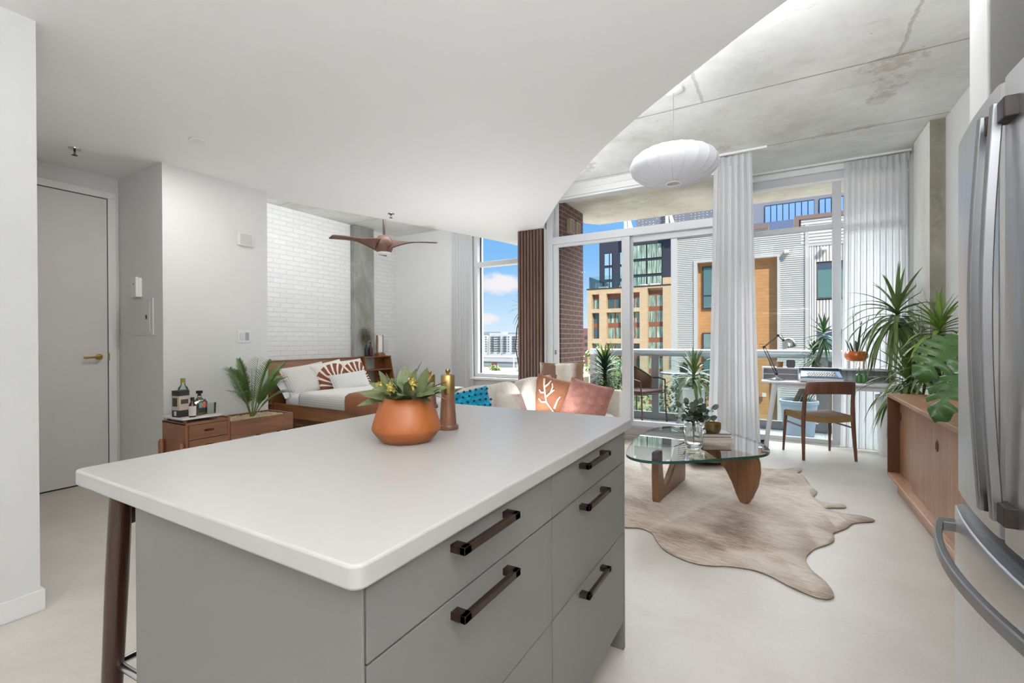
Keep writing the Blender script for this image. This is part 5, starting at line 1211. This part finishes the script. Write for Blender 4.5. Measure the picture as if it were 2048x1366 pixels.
for i, (x, y, lb) in enumerate(((-4.07, 2.062, 'clear whisky tumbler at the front right of the tray'), (-4.19, 2.055, 'clear whisky tumbler at the back right of the tray'))):
    gl = thing('tumbler', lb, 'glass', (x, y, ZT), 0, 'tumblers on the bar tray')
    MB().lathe([(.032, 0), (.036, .003), (.040, .09), (.038, .09), (.034, .012), (0, .012)], seg=30).build('bowl', M_bot, gl, smooth=40)
# tall thin dracaena in the corner behind the slatted column
dc = thing('dracaena_plant', 'tall thin dracaena silhouetted in the bedroom window beside the slatted column', 'potted plant', (-3.42, 6.25, 0))
MB().lathe([(.10, 0), (.11, .01), (.14, .30), (.13, .31), (.12, .29), (0, .28)], seg=32).build('pot', M_potw, dc, smooth=40)
MB().tube([(0, 0, .28), (-.02, 0, .62), (-.11, -.02, 1.10), (-.085, -.02, 1.40), (.02, -.02, 1.72)], [.012, .011, .009, .009, .008], 8).tube([(0.02, 0, .28), (.10, .02, 1.2), (.10, .02, 2.05)], [.011, .009, .008], 8).build('stem', P('thin_cane', (74, 74, 62), .8), dc, smooth=60)
k = MB(); head(k, (.02, -.02, 1.74), 26, .36, .018, 31, -50, 70, 1.0); head(k, (.10, .02, 2.08), 26, .36, .018, 33, -40, 80, 1.0)
k.v = [(x if y+dc.location.y > 6.62 else min(x, .365), min(y, .20), z) for x, y, z in k.v]
k.build('leaf_crown', P('dracaena_dark', (44, 60, 42), .45, var=.2), dc, smooth=60)
# ------------------------------------------------------------------ balcony
rl = thing('balcony_railing', 'aluminium balcony railing with round top rail and glass panels', 'railing', (0, 7.2, 0)); O = rl.location
M_post = P('railing_grey', (128, 126, 128), .4, .3)
MB().tube([(-2.66, 7.2, 1.02), (9, 7.2, 1.02)], .055, 20).build('top_rail', M_alu, rl, off=O, smooth=50)
for i, x in enumerate((-2.62, -1.63, -.56, .5, 1.56, 2.6)):
    MB().box(x-.05, x+.05, 7.17, 7.23, -.02, .99).build('post', M_post, rl, off=O, bevel=.004)
MB().box(-2.66, 9, 7.162, 7.238, .005, .115).build('bottom_rail', M_post, rl, off=O, bevel=.004)
M_rglass = thin_glass('railing_glass', (.86, .92, .91), .8)
for x0, x1 in ((-2.57, -1.68), (-1.58, -.61), (-.51, .45), (.55, 1.51), (1.61, 2.55)): MB().box(x0, x1, 7.195, 7.203, .115, .97).build('glass_panel', M_rglass, rl, off=O)
# woven armchair
M_rope = P('rope_brown', (112, 78, 58), .7, var=.2, vscale=60)
M_fr = P('chair_frame_brown', (84, 60, 50), .5, .2)
bc = thing('balcony_chair', 'brown woven-rope armchair on the balcony behind the sliding door', 'chair', (-1.80, 6.90, 0), math.atan2(-.36, .93)-PI/2)
# local +y is the way the chair faces
rim = []
for i in range(41):
    a = lerp(-100, 100, i/40); ar = rad(a); x = math.sin(ar)*.31; y = -math.cos(ar)*.25+.02
    z = .64+.20*(max(0, math.cos(ar))**1.3); rim.append(Vector((x, y, z)))
rim = [Vector((-.305, .24, .62))]+[Vector((-.31, .14, .645))]+rim+[Vector((.31, .14, .645)), Vector((.305, .24, .62))]
base = [Vector((p.x*.86, p.y*.92, .43)) for p in rim]
MB().tube(rim, .013, 10).tube([rim[0], Vector((-.29, .25, .44)), Vector((-.30, .27, 0))], .011, 10).tube([rim[-1], Vector((.29, .25, .44)), Vector((.30, .27, 0))], .011, 10).build('frame', M_fr, bc, smooth=50)
for s in (-1, 1): MB().tube([(s*.22, -.18, .62), (s*.25, -.23, .42), (s*.30, -.26, 0)], .011, 10).build('leg', M_fr, bc, smooth=50)
k = MB()
for i in range(4, len(rim)-4):
    for h in (0, .5):
        a = rim[i].lerp(rim[i+1], h); b = base[i].lerp(base[i+1], h); k.tube([a, a.lerp(b, .5)+Vector((0, -.012, 0)), b], .0062, 5)
k.build('rope_back', M_rope, bc)
seat_ = [(-.27, .25), (.27, .25), (.28, 0), (.24, -.17), (.12, -.24), (-.12, -.24), (-.24, -.17), (-.28, 0)]
MB().prism(seat_, .425, .445).build('seat', M_fr, bc, smooth=40, bevel=.006)
MB().prism([(x*.95, y*.95) for x, y in seat_], .445, .485).build('seat_pad', fabric('plum_pad', (98, 68, 66), .1, 400), bc, smooth=40, bevel=.015, bseg=3)
# bistro table and little pot
bt_ = thing('bistro_table', 'round grey pedestal table on the balcony beside the woven chair', 'table', (-1.17, 6.80, 0))
MB().lathe([(.20, 0), (.20, .008), (.10, .03), (.060, .10), (.048, .25), (.042, .45), (.045, .735), (0, .735)], seg=36).build('pedestal', P('table_grey', (168, 170, 172), .4, .3), bt_, smooth=40)
MB().lathe([(.29, .735), (.30, .74), (.30, .755), (.29, .76), (0, .76)], seg=48).build('table_top', P('table_top_grey', (104, 116, 128), .3, .2), bt_, smooth=40)
sp_ = thing('small_plant_pot', 'small grey pot of succulents on the balcony table', 'potted plant', (-1.16, 6.86, .76))
MB().lathe([(.045, 0), (.055, .004), (.058, .095), (.050, .096), (0, .085)], seg=28).build('pot', P('pot_charcoal', (74, 76, 76), .6), sp_, smooth=40)
k = MB(); R_ = rng(5)
for i in range(36):
    a = R_.uniform(0, 6.28); el = R_.uniform(.1, 1.4); d = Vector((math.cos(a)*math.cos(el), math.sin(a)*math.cos(el), math.sin(el))); k.leaf((d.x*.03, d.y*.03, .088), d, R_.uniform(.03, .075), .02, .3, 4, .3)
for a in (2.5, 3.4): k.tube([(0, 0, .09), (math.cos(a)*.05, math.sin(a)*.05, .12), (math.cos(a)*.08, math.sin(a)*.08, .06)], .003, 5)
k.build('succulent', P('succulent_green', (62, 80, 62), .5), sp_, smooth=60)
# spiky yucca
yu = thing('yucca_plant', 'dark green spiky yucca in a pot on the balcony behind the sofa arm', 'potted plant', (-2.19, 6.5, 0))
MB().lathe([(.12, 0), (.13, .01), (.16, .27), (.15, .28), (.14, .26), (0, .25)], seg=32).build('pot', P('pot_grey', (150, 154, 156), .5), yu, smooth=40)
MB().tube([(0, 0, .25), (0, 0, .95)], [.03, .022], 10).build('trunk', M_trunk, yu, smooth=60)
k = MB(); ky = MB(); R_ = rng(6)
for i in range(190):
    u = i/189; a = i*2.39996; el = rad(lerp(-8, 62, u**1.6)+R_.uniform(-8, 8)); d = Vector((math.cos(a)*math.cos(el), math.sin(a)*math.cos(el), math.sin(el)))
    (ky if u > .93 else k).leaf((d.x*.02, d.y*.02, .42+.50*u), d, R_.uniform(.27, .34)*(.85 if u < .9 else 1), .040, lerp(1.0, .05, u), 6, .35, prof=lambda t_: max(.03, min(1, .6+t_)*(1-t_**2)))
k.build('leaves', P('yucca_green', (38, 62, 40), .4, var=.2), yu, smooth=60); ky.build('young_leaves', P('yucca_tip', (132, 150, 50), .4), yu, smooth=60)
# white planter with striped plant, grey-blue pots
wp = thing('balcony_planter', 'tall pale planter with an arching striped plant just outside the sliding door', 'potted plant', (-.93, 6.2, 0))
MB().lathe([(.10, 0), (.105, .01), (.135, .60), (.125, .605), (.115, .58), (0, .56)], seg=36).build('pot', P('planter_mint', (204, 214, 212), .4), wp, smooth=40)
k = MB(); head(k, (0, 0, .76), 36, .50, .052, 41, -5, 86, 2.1); k.build('leaves', P('balcony_leaf', (92, 112, 62), .4, var=.35, vscale=7), wp, smooth=60)
MB().tube([(0, 0, .55), (0, 0, .80)], .02, 10).build('stem', M_trunk, wp)
gp = thing('grey_pot', 'low blue-grey pot on the balcony floor beside the pale planter', 'pot', (-.70, 6.42, 0))
MB().lathe([(.12, 0), (.125, .01), (.135, .34), (.125, .345), (.115, .33), (0, .30)], seg=36).build('pot', P('pot_slate', (112, 128, 136), .5), gp, smooth=40)
bp_ = thing('large_planter', 'large pale blue planter with leaning dracaena canes outside the right window', 'potted plant', (.22, 6.86, 0))
MB().lathe([(.16, 0), (.165, .01), (.20, .40), (.215, .41), (.215, .445), (.195, .45), (.185, .42), (0, .40)], seg=44).build('pot', P('planter_blue', (158, 174, 188), .5), bp_, smooth=40)
MB().tube([(-.05, 0, .40), (.08, 0, .7), (.20, 0, .98)], [.03, .025, .02], 10).tube([(.03, .03, .40), (.16, .03, .8), (.28, .02, 1.22)], [.03, .025, .02], 10).build('canes', M_trunk, bp_, smooth=60)
k = MB()
head(k, (.26, 0, 1.28), 46, .34, .032, 51, -40, 88, .7); head(k, (.16, 0, 1.02), 34, .30, .03, 52, -35, 80, .7)
for i in range(14): k.leaf((-.04+i*.012, .0, .42), (.55+R_.uniform(-.25, .25), R_.uniform(-.2, .2), 1), R_.uniform(.18, .32), .03, .2, 6, .3)
k.build('leaves', P('dracaena_balcony', (56, 92, 50), .45, var=.25), bp_, smooth=60)

# ------------------------------------------------------------------ the street side: ground, buildings, trees
struct('ground', MB().box(-700, 400, 9, 900, -15, -14), P('ground_asphalt', (160, 156, 148), .9, var=.12, vscale=.05))
struct('embankment', MB().box(-140, -35, 85, 140, -14.5, -7.4), P('embankment_soil', (150, 136, 110), .9, var=.25, vscale=.2))
struct('ledge', MB().box(-6.6, -2.7, 6.75, 7.6, .50, .62), P('ledge_stone', (226, 212, 186), .8, var=.05))
struct('parapet_post', MB().box(-2.9, -2.7, 6.75, 7.34, -1, .5), M_concb)
def corr(k, x0, x1, z0, z1, y, pitch, depth, vertical=False):
    """corrugated sheet, ribs as real folds"""
    n = int(round(((x1-x0) if vertical else (z1-z0))/pitch)); prof = []
    for i in range(n):
        for (f, dd) in ((0, 0), (.16, 0), (.26, -1), (.90, -1), (1.0, 0)): prof.append(((i+f)*pitch, dd*depth))
    vs = []; fs = []
    for (s, dd) in prof:
        if vertical: vs += [(x0+s, y+dd, z0), (x0+s, y+dd, z1)]
        else: vs += [(x0, y+dd, z0+s), (x1, y+dd, z0+s)]
    for i in range(len(prof)-1):
        fs.append((2*i, 2*i+2, 2*i+3, 2*i+1) if vertical else (2*i, 2*i+1, 2*i+3, 2*i+2))
    return k.add(vs, fs)
M_corr = P('grey_corrugated', (206, 200, 192), .55)
M_corrw = P('white_corrugated', (222, 214, 206), .55)
M_ftrim = P('facade_trim', (198, 192, 184), .55)
M_orange = P('cedar_board', (206, 160, 108), .6)
def plank_mat(name, c, c2, pitch=.14):
    m, t, b = newmat(name); s = t.sep(t.tc()); row = t.m('FLOOR', t.m('DIVIDE', s[2], pitch)); n = t.noise(t.comb(t.m('MULTIPLY', s[0], .6), t.m('MULTIPLY', row, 7.3), 0.0), 3, 3, .6)
    gap = t.m('LESS_THAN', t.m('FRACT', t.m('DIVIDE', s[2], pitch)), .06)
    c_ = t.ramp(n, [(.3, lin(c)), (.7, lin(c2))]); t.put(b.inputs['Base Color'], t.mix(t.m('MULTIPLY', gap, .5), c_, lin((90, 66, 44)))); b.inputs['Roughness'].default_value = .6; return m
M_cedar = plank_mat('cedar_planks', (188, 132, 80), (206, 152, 98))
M_coping = P('coping_brown', (140, 116, 106), .6)
M_wframe = P('dark_frame', (70, 62, 60), .5)
M_wgl = P('facade_glass', (92, 120, 118), .06, spec=.8)
gb = thing('metal_building', 'low building clad in grey corrugated metal with cedar panels across the street', 'building', (2, 22, -14)); O = gb.location
MB().box(-4.25, -.35, 22.35, 34, -14, 5.80).box(-.35, 9, 22.35, 34, -14, 5.66).build('block', P('facade_dark', (112, 96, 88), .8), gb, off=O)
k = MB(); corr(k, -3.98, -3.28, -6.0, 5.80, 22, .0845, .045); corr(k, -3.28, -.35, 4.72, 5.80, 22, .0845, .045); corr(k, -.35, .92, 4.72, 5.64, 22, .0845, .045); corr(k, .06, .92, -6.0, 4.72, 22, .0845, .045); k.build('horizontal_cladding', M_corr, gb, off=O)
k = MB(); corr(k, 1.05, 1.30, -6, 4.9, 22, .0833, .05, True); corr(k, 1.30, 9, 4.26, 4.9, 22, .105, .05, True); corr(k, 3.0, 9, -6, 4.26, 22, .105, .05, True); k.build('vertical_cladding', M_corrw, gb, off=O)
k = MB(); corr(k, 1.30, 3.0, 1.58, 2.76, 22.12, .105, .05, True); k.build('recessed_cladding', M_corrw, gb, off=O)
MB().box(-4.25, -3.98, 21.9, 22.36, -14, 5.80).box(-3.28, -3.13, 21.9, 22.3, -14, 4.60).box(-.05, .06, 21.9, 22.3, -14, 4.60).box(-3.28, .06, 21.9, 22.3, 4.60, 4.72).box(.92, 1.05, 21.9, 22.36, -14, 5.80).box(1.05, 9, 21.92, 22.36, 4.9, 5.0).build('trim', M_ftrim, gb, off=O)
MB().box(-4.25, -.35, 21.88, 22.5, 5.80, 6.0).build('coping', M_coping, gb, off=O)
MB().box(-3.13, -.05, 22.27, 22.34, -6, 4.60).build('cedar_panel', M_cedar, gb, off=O)
for (x0, x1, z0, z1) in ((-2.96, -2.2, 2.55, 4.45), (-2.96, -2.2, -.3, 1.50)):
    w = MB().box(x0, x1, 22.18, 22.28, z0, z1).build('window', M_wframe, gb, off=O)
    MB().box(x0+.06, x1-.06, 22.165, 22.18, z0+.06, z0+.55).box(x0+.06, x1-.06, 22.165, 22.18, z0+.62, z1-.06).build('pane', M_wgl, w, off=O)
for (x0, x1, z0, z1) in ((1.30, 3.0, 2.80, 4.24), (1.30, 3.0, .3, 1.55)):
    w = MB().box(x0, x1, 22.02, 22.12, z0, z1).build('window', P('frame_taupe', (120, 110, 104), .5), gb, off=O)
    MB().box(x0+.05, x1-.05, 22.0, 22.02, z0+.05, z1-.30).build('pane', P('green_pane', (104, 134, 130), .1, spec=.7), w, off=O)
    MB().box(x0+.05, x1-.05, 22.01, 22.02, z1-.30, z1-.05).build('blind', P('blind_slate', (76, 90, 108), .5), w, off=O)
for x in (.24, 1.50):
    MB().box(x-.05, x+.13, 21.68, 21.95, 4.68, 4.80).build('wall_light', M_corrw, gb, off=O, bevel=.01)
MB().box(1.34, 1.60, 21.95, 22.1, 1.84, 2.08).build('vent_cover', P('vent_pink', (206, 190, 186), .6), gb, off=O)
MB().box(-2.6+2.0, -.45, 21.95, 22.1, -1.2, -1.05).build('wall_light', M_corrw, gb, off=O)
# penthouse of the same block, set forward at the right
MB().box(.62, 9, 22.05, 30, 5.66, 6.05).build('penthouse', M_coping, gb, off=O)
k = MB(); corr(k, .78, 9, 5.0, 6.0, 22.0, .125, .05); k.build('penthouse_cladding', M_corrw, gb, off=O)
MB().box(.55, 9, 21.9, 22.4, 6.0, 6.16).box(.55, .72, 21.9, 22.4, 5.60, 6.0).build('penthouse_coping', M_coping, gb, off=O)
# office block with ribbon windows behind
ob = thing('office_block', 'grey office block with a ribbon of tall blue windows above the metal building', 'building', (4, 40, -14)); O = ob.location
M_off = P('office_grey', (142, 142, 152), .6, var=.04, vscale=.6)
MB().box(-1.75, 14, 40, 60, -14, 14).build('block', M_off, ob, off=O)
MB().box(-2.6, 14, 39.4, 40, 8.3, 9.9).build('lower_parapet', P('parapet_blue', (110, 122, 150), .6), ob, off=O)
M_bpane = P('blue_pane', (140, 176, 216), .08, spec=.8)
for j, (x0, x1) in enumerate([(-.9+i*.394, -.9+(i+1)*.394) for i in range(8)]+[(2.54+i*.36, 2.54+(i+1)*.36) for i in range(4)]):
    w = MB().box(x0, x1, 39.92, 40.02, 9.95, 11.28).build('window', P('frame_navy', (52, 66, 84), .5), ob, off=O)
    MB().box(x0+.03, x1-.03, 39.88, 39.92, 10.0, 11.2).build('pane', M_bpane, w, off=O)
# dark tower
dt = thing('dark_tower', 'dark charcoal tower with green-curtained windows behind the tan hotel', 'building', (-14, 56, -14)); O = dt.location
M_tow = P('tower_charcoal', (58, 60, 72), .55, var=.06, vscale=.4)
MB().box(-19.55, -8.6, 56, 72, -14, 14.3).build('block', M_tow, dt, off=O)
MB().box(-14.75, -3, 55.6, 56.0, 14.3, 22).build('roof_screen', P('screen_grey', (132, 132, 140), .5, var=.05, vscale=2), dt, off=O)
R_ = rng(17); k = MB()
for i in range(26):
    for j in range(7):
        if R_.random() < .75: k.box(-14.5+i*.42, -14.38+i*.42, 55.55, 55.6, 14.45+j*.28, 14.55+j*.28)
k.build('screen_holes', P('screen_hole', (206, 206, 206), .5), dt, off=O)
for x0 in (-16.0, -11.2):
    MB().hexa([(x0, 54.6, 13.5), (x0+.35, 54.6, 13.5), (x0+.35, 55.2, 13.5), (x0, 55.2, 13.5)], [(x0, 54.6, 16.5), (x0+.35, 54.6, 16.5), (x0+.35, 55.2, 16.5), (x0, 55.2, 16.5)]).hexa([(x0+.7, 54.6, 13.5), (x0+1.25, 54.6, 13.5), (x0+1.25, 55.2, 13.5), (x0+.7, 55.2, 13.5)], [(x0+.36, 54.6, 15.6), (x0+.6, 54.6, 15.6), (x0+.6, 55.2, 15.6), (x0+.36, 55.2, 15.6)]).build('white_fin', P('fin_white', (232, 230, 226), .5), dt, off=O)
M_sky = P('sky_pane', (156, 186, 204), .08, spec=.8)
def curtain_pane(name):
    m, t, b = newmat(name); s = t.sep(t.tc()); n = t.noise(t.comb(t.m('MULTIPLY', s[0], 5.0), t.m('MULTIPLY', s[2], .25), 0.0), 2.2, 3, .6)
    t.put(b.inputs['Base Color'], t.ramp(n, [(.38, lin((92, 112, 106))), (.5, lin((146, 170, 152))), (.62, lin((200, 214, 190)))])); b.inputs['Roughness'].default_value = .15; return m
M_cur = curtain_pane('curtained_pane')
for z0, z1 in ((10.42, 11.86), (8.68, 10.1), (6.9, 8.3)):
    for x0 in (-18.83, -16.85):
        w = MB().box(x0-.04, x0+1.0, 55.93, 56.02, z0-.04, z1+.04).build('window', P('tower_frame', (30, 32, 40), .5), dt, off=O)
        MB().box(x0, x0+.55, 55.9, 55.93, z0, z1).box(x0+.68, x0+.92, 55.9, 55.93, z0, z1).build('pane', M_sky, w, off=O)
for z0, z1 in ((10.90, 12.50), (9.02, 10.56), (7.1, 8.68)):
    for x0 in (-15.35, -13.55):
        w = MB().box(x0-.05, x0+1.70, 55.93, 56.02, z0-.05, z1+.05).build('window', P('tower_frame', (30, 32, 40), .5), dt, off=O)
        k = MB()
        for i in range(3): k.box(x0+i*.56, x0+i*.56+.51, 55.9, 55.93, z0, z1)
        k.build('pane', M_cur, w, off=O)
# tan hotel
ht = thing('tan_hotel', 'tan brick hotel with recessed windows and rust spandrel panels', 'building', (-13.7, 48, -14)); O = ht.location
def tan_mat():
    m, t, b = newmat('tan_brick'); s = t.sep(t.tc()); k = t.n.new('ShaderNodeTexBrick'); t.put(k.inputs['Vector'], t.comb(s[0], s[2], 0.0))
    k.inputs['Color1'].default_value = lin((216, 188, 150)); k.inputs['Color2'].default_value = lin((208, 178, 140)); k.inputs['Mortar'].default_value = lin((196, 166, 128))
    k.inputs['Scale'].default_value = 1; k.inputs['Brick Width'].default_value = .5; k.inputs['Row Height'].default_value = .16; k.inputs['Mortar Size'].default_value = .012
    t.put(b.inputs['Base Color'], k.outputs['Color']); b.inputs['Roughness'].default_value = .85; return m
M_tan = tan_mat(); M_rustp = P('rust_panel', (150, 96, 72), .6); M_rec = P('recess_dark', (66, 60, 60), .7)
YF = 48.0; DEP = .62
cols = [(-17.62, -16.80), (-15.98, -14.42), (-13.75, -12.45), (-11.64, -10.12)]
Z = [-14]; k = MB()
bands = []            # (z0, z1) of every recessed opening
for z_top in (6.10, 4.08, .78, -2.5, -5.8): bands.append((z_top-(1.6 if z_top > 5 else 2.78), z_top))
xs = [-18.12]+[v for c in cols for v in c]+[-9.3]
for i in range(0, len(xs), 2): k.box(xs[i], xs[i+1], YF, YF+DEP, -14, 6.62)   # piers
for ci, c in enumerate(cols):
    if ci == 3:
        k.box(c[0], c[1], YF, YF+DEP, 6.44, 6.62); continue
    zz = [6.62]+[v for b_ in bands for v in (b_[1], b_[0])]+[-14]
    for i in range(0, len(zz), 2): k.box(c[0], c[1], YF, YF+DEP, zz[i+1], zz[i])
k.box(-18.12, -9.3, YF+DEP, YF+7.5, -14, 6.62).box(-10.12, -9.25, YF-.02, YF+7, 6.62, 7.42)
k.build('brick_walls', M_tan, ht, off=O)
def hwin(x0, x1, z0, z1, rust_first, two):
    yb = YF+DEP-.06
    w = MB().box(x0, x1, yb, yb+.06, z0, z1).build('window', M_rec, ht, off=O)
    k1 = MB(); k2 = MB()
    def glaz(za, zb):
        if x1-x0 > 1.2:
            m_ = (x0+x1)/2; k2.box(x0+.02, m_-.07, yb-.03, yb, za, zb).box(m_+.07, x1-.02, yb-.03, yb, za, zb); k1.box(m_-.07, m_+.07, yb-.04, yb, za, zb)
        else: k2.box(x0+.02, x1-.02, yb-.03, yb, za, zb)
    if not two: glaz(z0+.02, z1-.50); k1.box(x0, x1, yb-.04, yb, z1-.5, z1)
    else: glaz(z1-1.10, z1-.02); k1.box(x0, x1, yb-.04, yb, z1-1.62, z1-1.1); glaz(z0+.02, z1-1.62)
    k1.build('spandrel', M_rustp, w, off=O); k2.build('pane', M_cur if rust_first else P('dark_pane', (74, 96, 100), .06, spec=.8), w, off=O)
for ci, c in enumerate(cols[:3]):
    for bi, b_ in enumerate(bands): hwin(c[0], c[1], b_[0], b_[1], (ci+bi) % 3 != 1, b_[1] < 5)
x0, x1 = cols[3]; zt = 6.44
for i in range(9):
    za = zt-.72-i*1.61; hwin(x0, x1, za-1.13, za+.50, True, False)
MB().box(-18.2, -9.2, YF-.06, YF+.3, 6.62, 6.74).build('roof_edge', M_wframe, ht, off=O)
k = MB()
for x0 in (-18.0, -16.5, -15.0, -13.5): k.box(x0, x0+1.46, YF+.25, YF+.28, 6.74, 8.05)
k.box(-18.02, -17.99, YF+.25, YF+7, 6.74, 8.05); k.build('terrace_glass', M_rglass, ht, off=O)
for x0 in (-17.2, -14.9, -12.9, -11.6): MB().box(x0, x0+.9, YF+1, YF+1.6, 6.62, 7.0).build('terrace_bench', P('furniture_white', (222, 222, 220), .6), ht, off=O)
# distant white apartment slabs
ap = thing('apartment_block', 'distant white apartment block seen through the bedroom window', 'building', (-142, 230, -14)); O = ap.location
M_apt = P('apartment_white', (192, 192, 190), .7); M_aptd = P('apartment_dark', (70, 78, 84), .5)
MB().box(-168, -150, 230, 250, -14, 3.9).box(-150, -140, 233, 250, -14, 5.2).box(-140, -112, 231, 252, -14, 4.3).build('slab', M_apt, ap, off=O)
each([MB().box(-156, -144, 236, 246, 4, 6.0), MB().box(-139, -131, 236, 246, 4.3, 5.4)], 'roof_plant', P('roof_plant', (140, 142, 142), .7), ap, off=O)
for ci, (x0, w_, kind) in enumerate(((-158.9, 1.0, 0), (-157.0, 2.2, 1), (-153.2, .8, 0), (-151.0, .9, 0), (-148.6, 2.0, 1), (-146.3, 1.6, 0), (-143.9, 1.6, 1), (-141.0, .8, 0), (-138.9, 2.0, 1), (-136.0, .8, 0), (-132.7, 2.0, 1), (-130.2, .8, 0), (-128.0, 2.0, 1), (-125, .8, 0))):
    yy = 230 if x0 < -150 else (233 if x0 < -140 else 231)
    if kind:
        k = MB()
        for r in range(7): k.box(x0, x0+w_, yy-1.2, yy+.1, 3.0-r*1.38-.55, 3.0-r*1.38)
        k.build('balcony_stack', M_aptd, ap, off=O)
    else:
        for r in range(7): MB().box(x0, x0+w_, yy-.15, yy+.1, 3.0-r*1.38-.6, 3.0-r*1.38).build('window', M_aptd, ap, off=O)
rb = thing('brick_block', 'small distant red brick block left of the tan hotel', 'building', (-57, 150, -14)); O = rb.location
MB().box(-62, -54, 150, 160, -14, 3.7).box(-60, -57, 151, 158, 3.7, 5).build('walls', P('far_brick', (138, 100, 98), .8), rb, off=O)
for i in range(4):
    for r in range(3): MB().box(-61.4+i*1.9, -60.2+i*1.9, 149.8, 150.05, 2.4-r*2.4-1, 2.4-r*2.4).build('window', M_aptd, rb, off=O)
lw = thing('warehouse', 'long low pale warehouse below the distant white apartments', 'building', (-100, 180, -14)); O = lw.location
MB().box(-150, -85, 180, 195, -14, -7.2).build('walls', P('warehouse_pale', (206, 202, 192), .8), lw, off=O)
MB().box(-151, -84, 179.5, 196, -7.2, -6.8).build('roof', P('warehouse_roof', (150, 150, 150), .7), lw, off=O)
for i in range(6): MB().box(-142+i*9, -138+i*9, 179.8, 180.05, -13, -9.5).build('dock_door', P('dock_grey', (150, 150, 148), .6), lw, off=O)
for i, (x0, x1, y, zt, c, lb) in enumerate(((-86, -70, 124, -5.7, (150, 160, 166), 'low blue-grey shed with a dark roof beyond the railyard'), (-108, -89, 126, -5.9, (176, 128, 100), 'low brick shed at the left of the railyard'))):
    s_ = thing('shed', lb, 'building', ((x0+x1)/2, y, -7.4), 0, None); O = s_.location
    MB().box(x0, x1, y, y+10, -7.4, zt).build('walls', P(('shed_grey', 'shed_brick')[i], c, .8), s_, off=O)
    MB().hexa([(x0-.5, y-.5, zt), (x1+.5, y-.5, zt), (x1+.5, y+10.5, zt), (x0-.5, y+10.5, zt)], [(x0-.5, y+4, zt+.7), (x1+.5, y+4, zt+.7), (x1+.5, y+6, zt+.7), (x0-.5, y+6, zt+.7)]).build('roof', P('shed_roof', (78, 78, 84), .8), s_, off=O)
    MB().box((x0+x1)/2-1, (x0+x1)/2+1, y-.1, y, -7.4, zt-.4).build('shed_door', P('door_rust', (132, 84, 74), .7), s_, off=O)
def tree(x, y, z0, zt, r, seed, n, label, mat, leaf=.22):
    tr_ = thing('tree', label, 'tree', (x, y, z0), 0, None); R = rng(seed); H = zt-z0
    MB().tube([(0, 0, 0), (.1, 0, H*.4), (0, .1, H*.75)], [.16*r/1.2, .12*r/1.2, .05], 8).build('trunk', M_trunk, tr_, smooth=60)
    k = MB(); blobs = [(R.uniform(-.55, .55)*r, R.uniform(-.55, .55)*r, H-r*R.uniform(.35, 1.7), r*R.uniform(.45, .7)) for _ in range(9)]+[(0, 0, H-r*.55, r*.55)]
    for i in range(n):
        b = R.choice(blobs); v = Vector((R.gauss(0, 1), R.gauss(0, 1), R.gauss(0, 1))).normalized()*b[3]*R.uniform(.75, 1.05)
        k.leaf(Vector(b[:3])+v, (R.gauss(0, 1), R.gauss(0, 1), R.gauss(0, .7)), leaf*R.uniform(.7, 1.2), leaf*.6, .3, 2, .1)
    k.build('foliage', mat, tr_)
M_tl = P('tree_green', (126, 148, 84), .6, var=.3, vscale=1.5); M_td = P('tree_dark', (84, 104, 78), .6, var=.3, vscale=1.5)
tree(-4.45, 14.0, -14, .72, 1.15, 61, 2600, 'bright green young tree below the balcony behind the yucca', M_tl, .16)
tree(-2.25, 14.6, -14, .30, .9, 62, 1800, 'dark green tree below the balcony behind the bistro table', M_td, .16)
tree(-7.6, 16.0, -14, .1, 1.0, 63, 1500, 'olive green tree below the balcony beside the brick pier', M_td, .16)
for i, (x, y, zt, r, lb, mt) in enumerate(((-66.2, 96, -4.9, 2.0, 'bushy pale green tree at the left of the railyard view', M_tl), (-60.5, 97, -5.5, 1.6, 'smaller pale tree in the middle of the railyard view', M_tl), (-53.5, 99, -3.9, 2.2, 'dark roadside tree at the right edge of the bedroom window view', M_td))):
    tree(x, y, -7.4, zt, r, 70+i, 900, lb, mt, .5)
hd2 = MB(); R_ = rng(90)
for i in range(2600):
    hd2.leaf((R_.uniform(-80, -45), R_.uniform(88, 94), -7.4+R_.uniform(0, 1.0)), (R_.gauss(0, 1), R_.gauss(0, 1), R_.gauss(.3, .6)), .6, .4, .3, 2, .1)
tag(hd2.build('scrub', P('scrub_green', (140, 146, 92), .7, var=.3, vscale=.3), None), 'strip of green scrub along the railyard', 'scrub', None, 'stuff')
for x, lb in ((-60.9, 'slim white light pole left in the railyard view'), (-51.5, 'thicker white light pole right in the railyard view')):
    po = thing('light_pole', lb, 'pole', (x, 90, -7.4), 0, None)
    MB().tube([(0, 0, 0), (0, 0, 5.2)], [.16, .10], 10).build('pole', P('pole_white', (214, 216, 218), .5), po)
    MB().box(-.5, .5, -.1, .1, 5.1, 5.22).build('lamp_arm', P('pole_white', (214, 216, 218), .5), po)
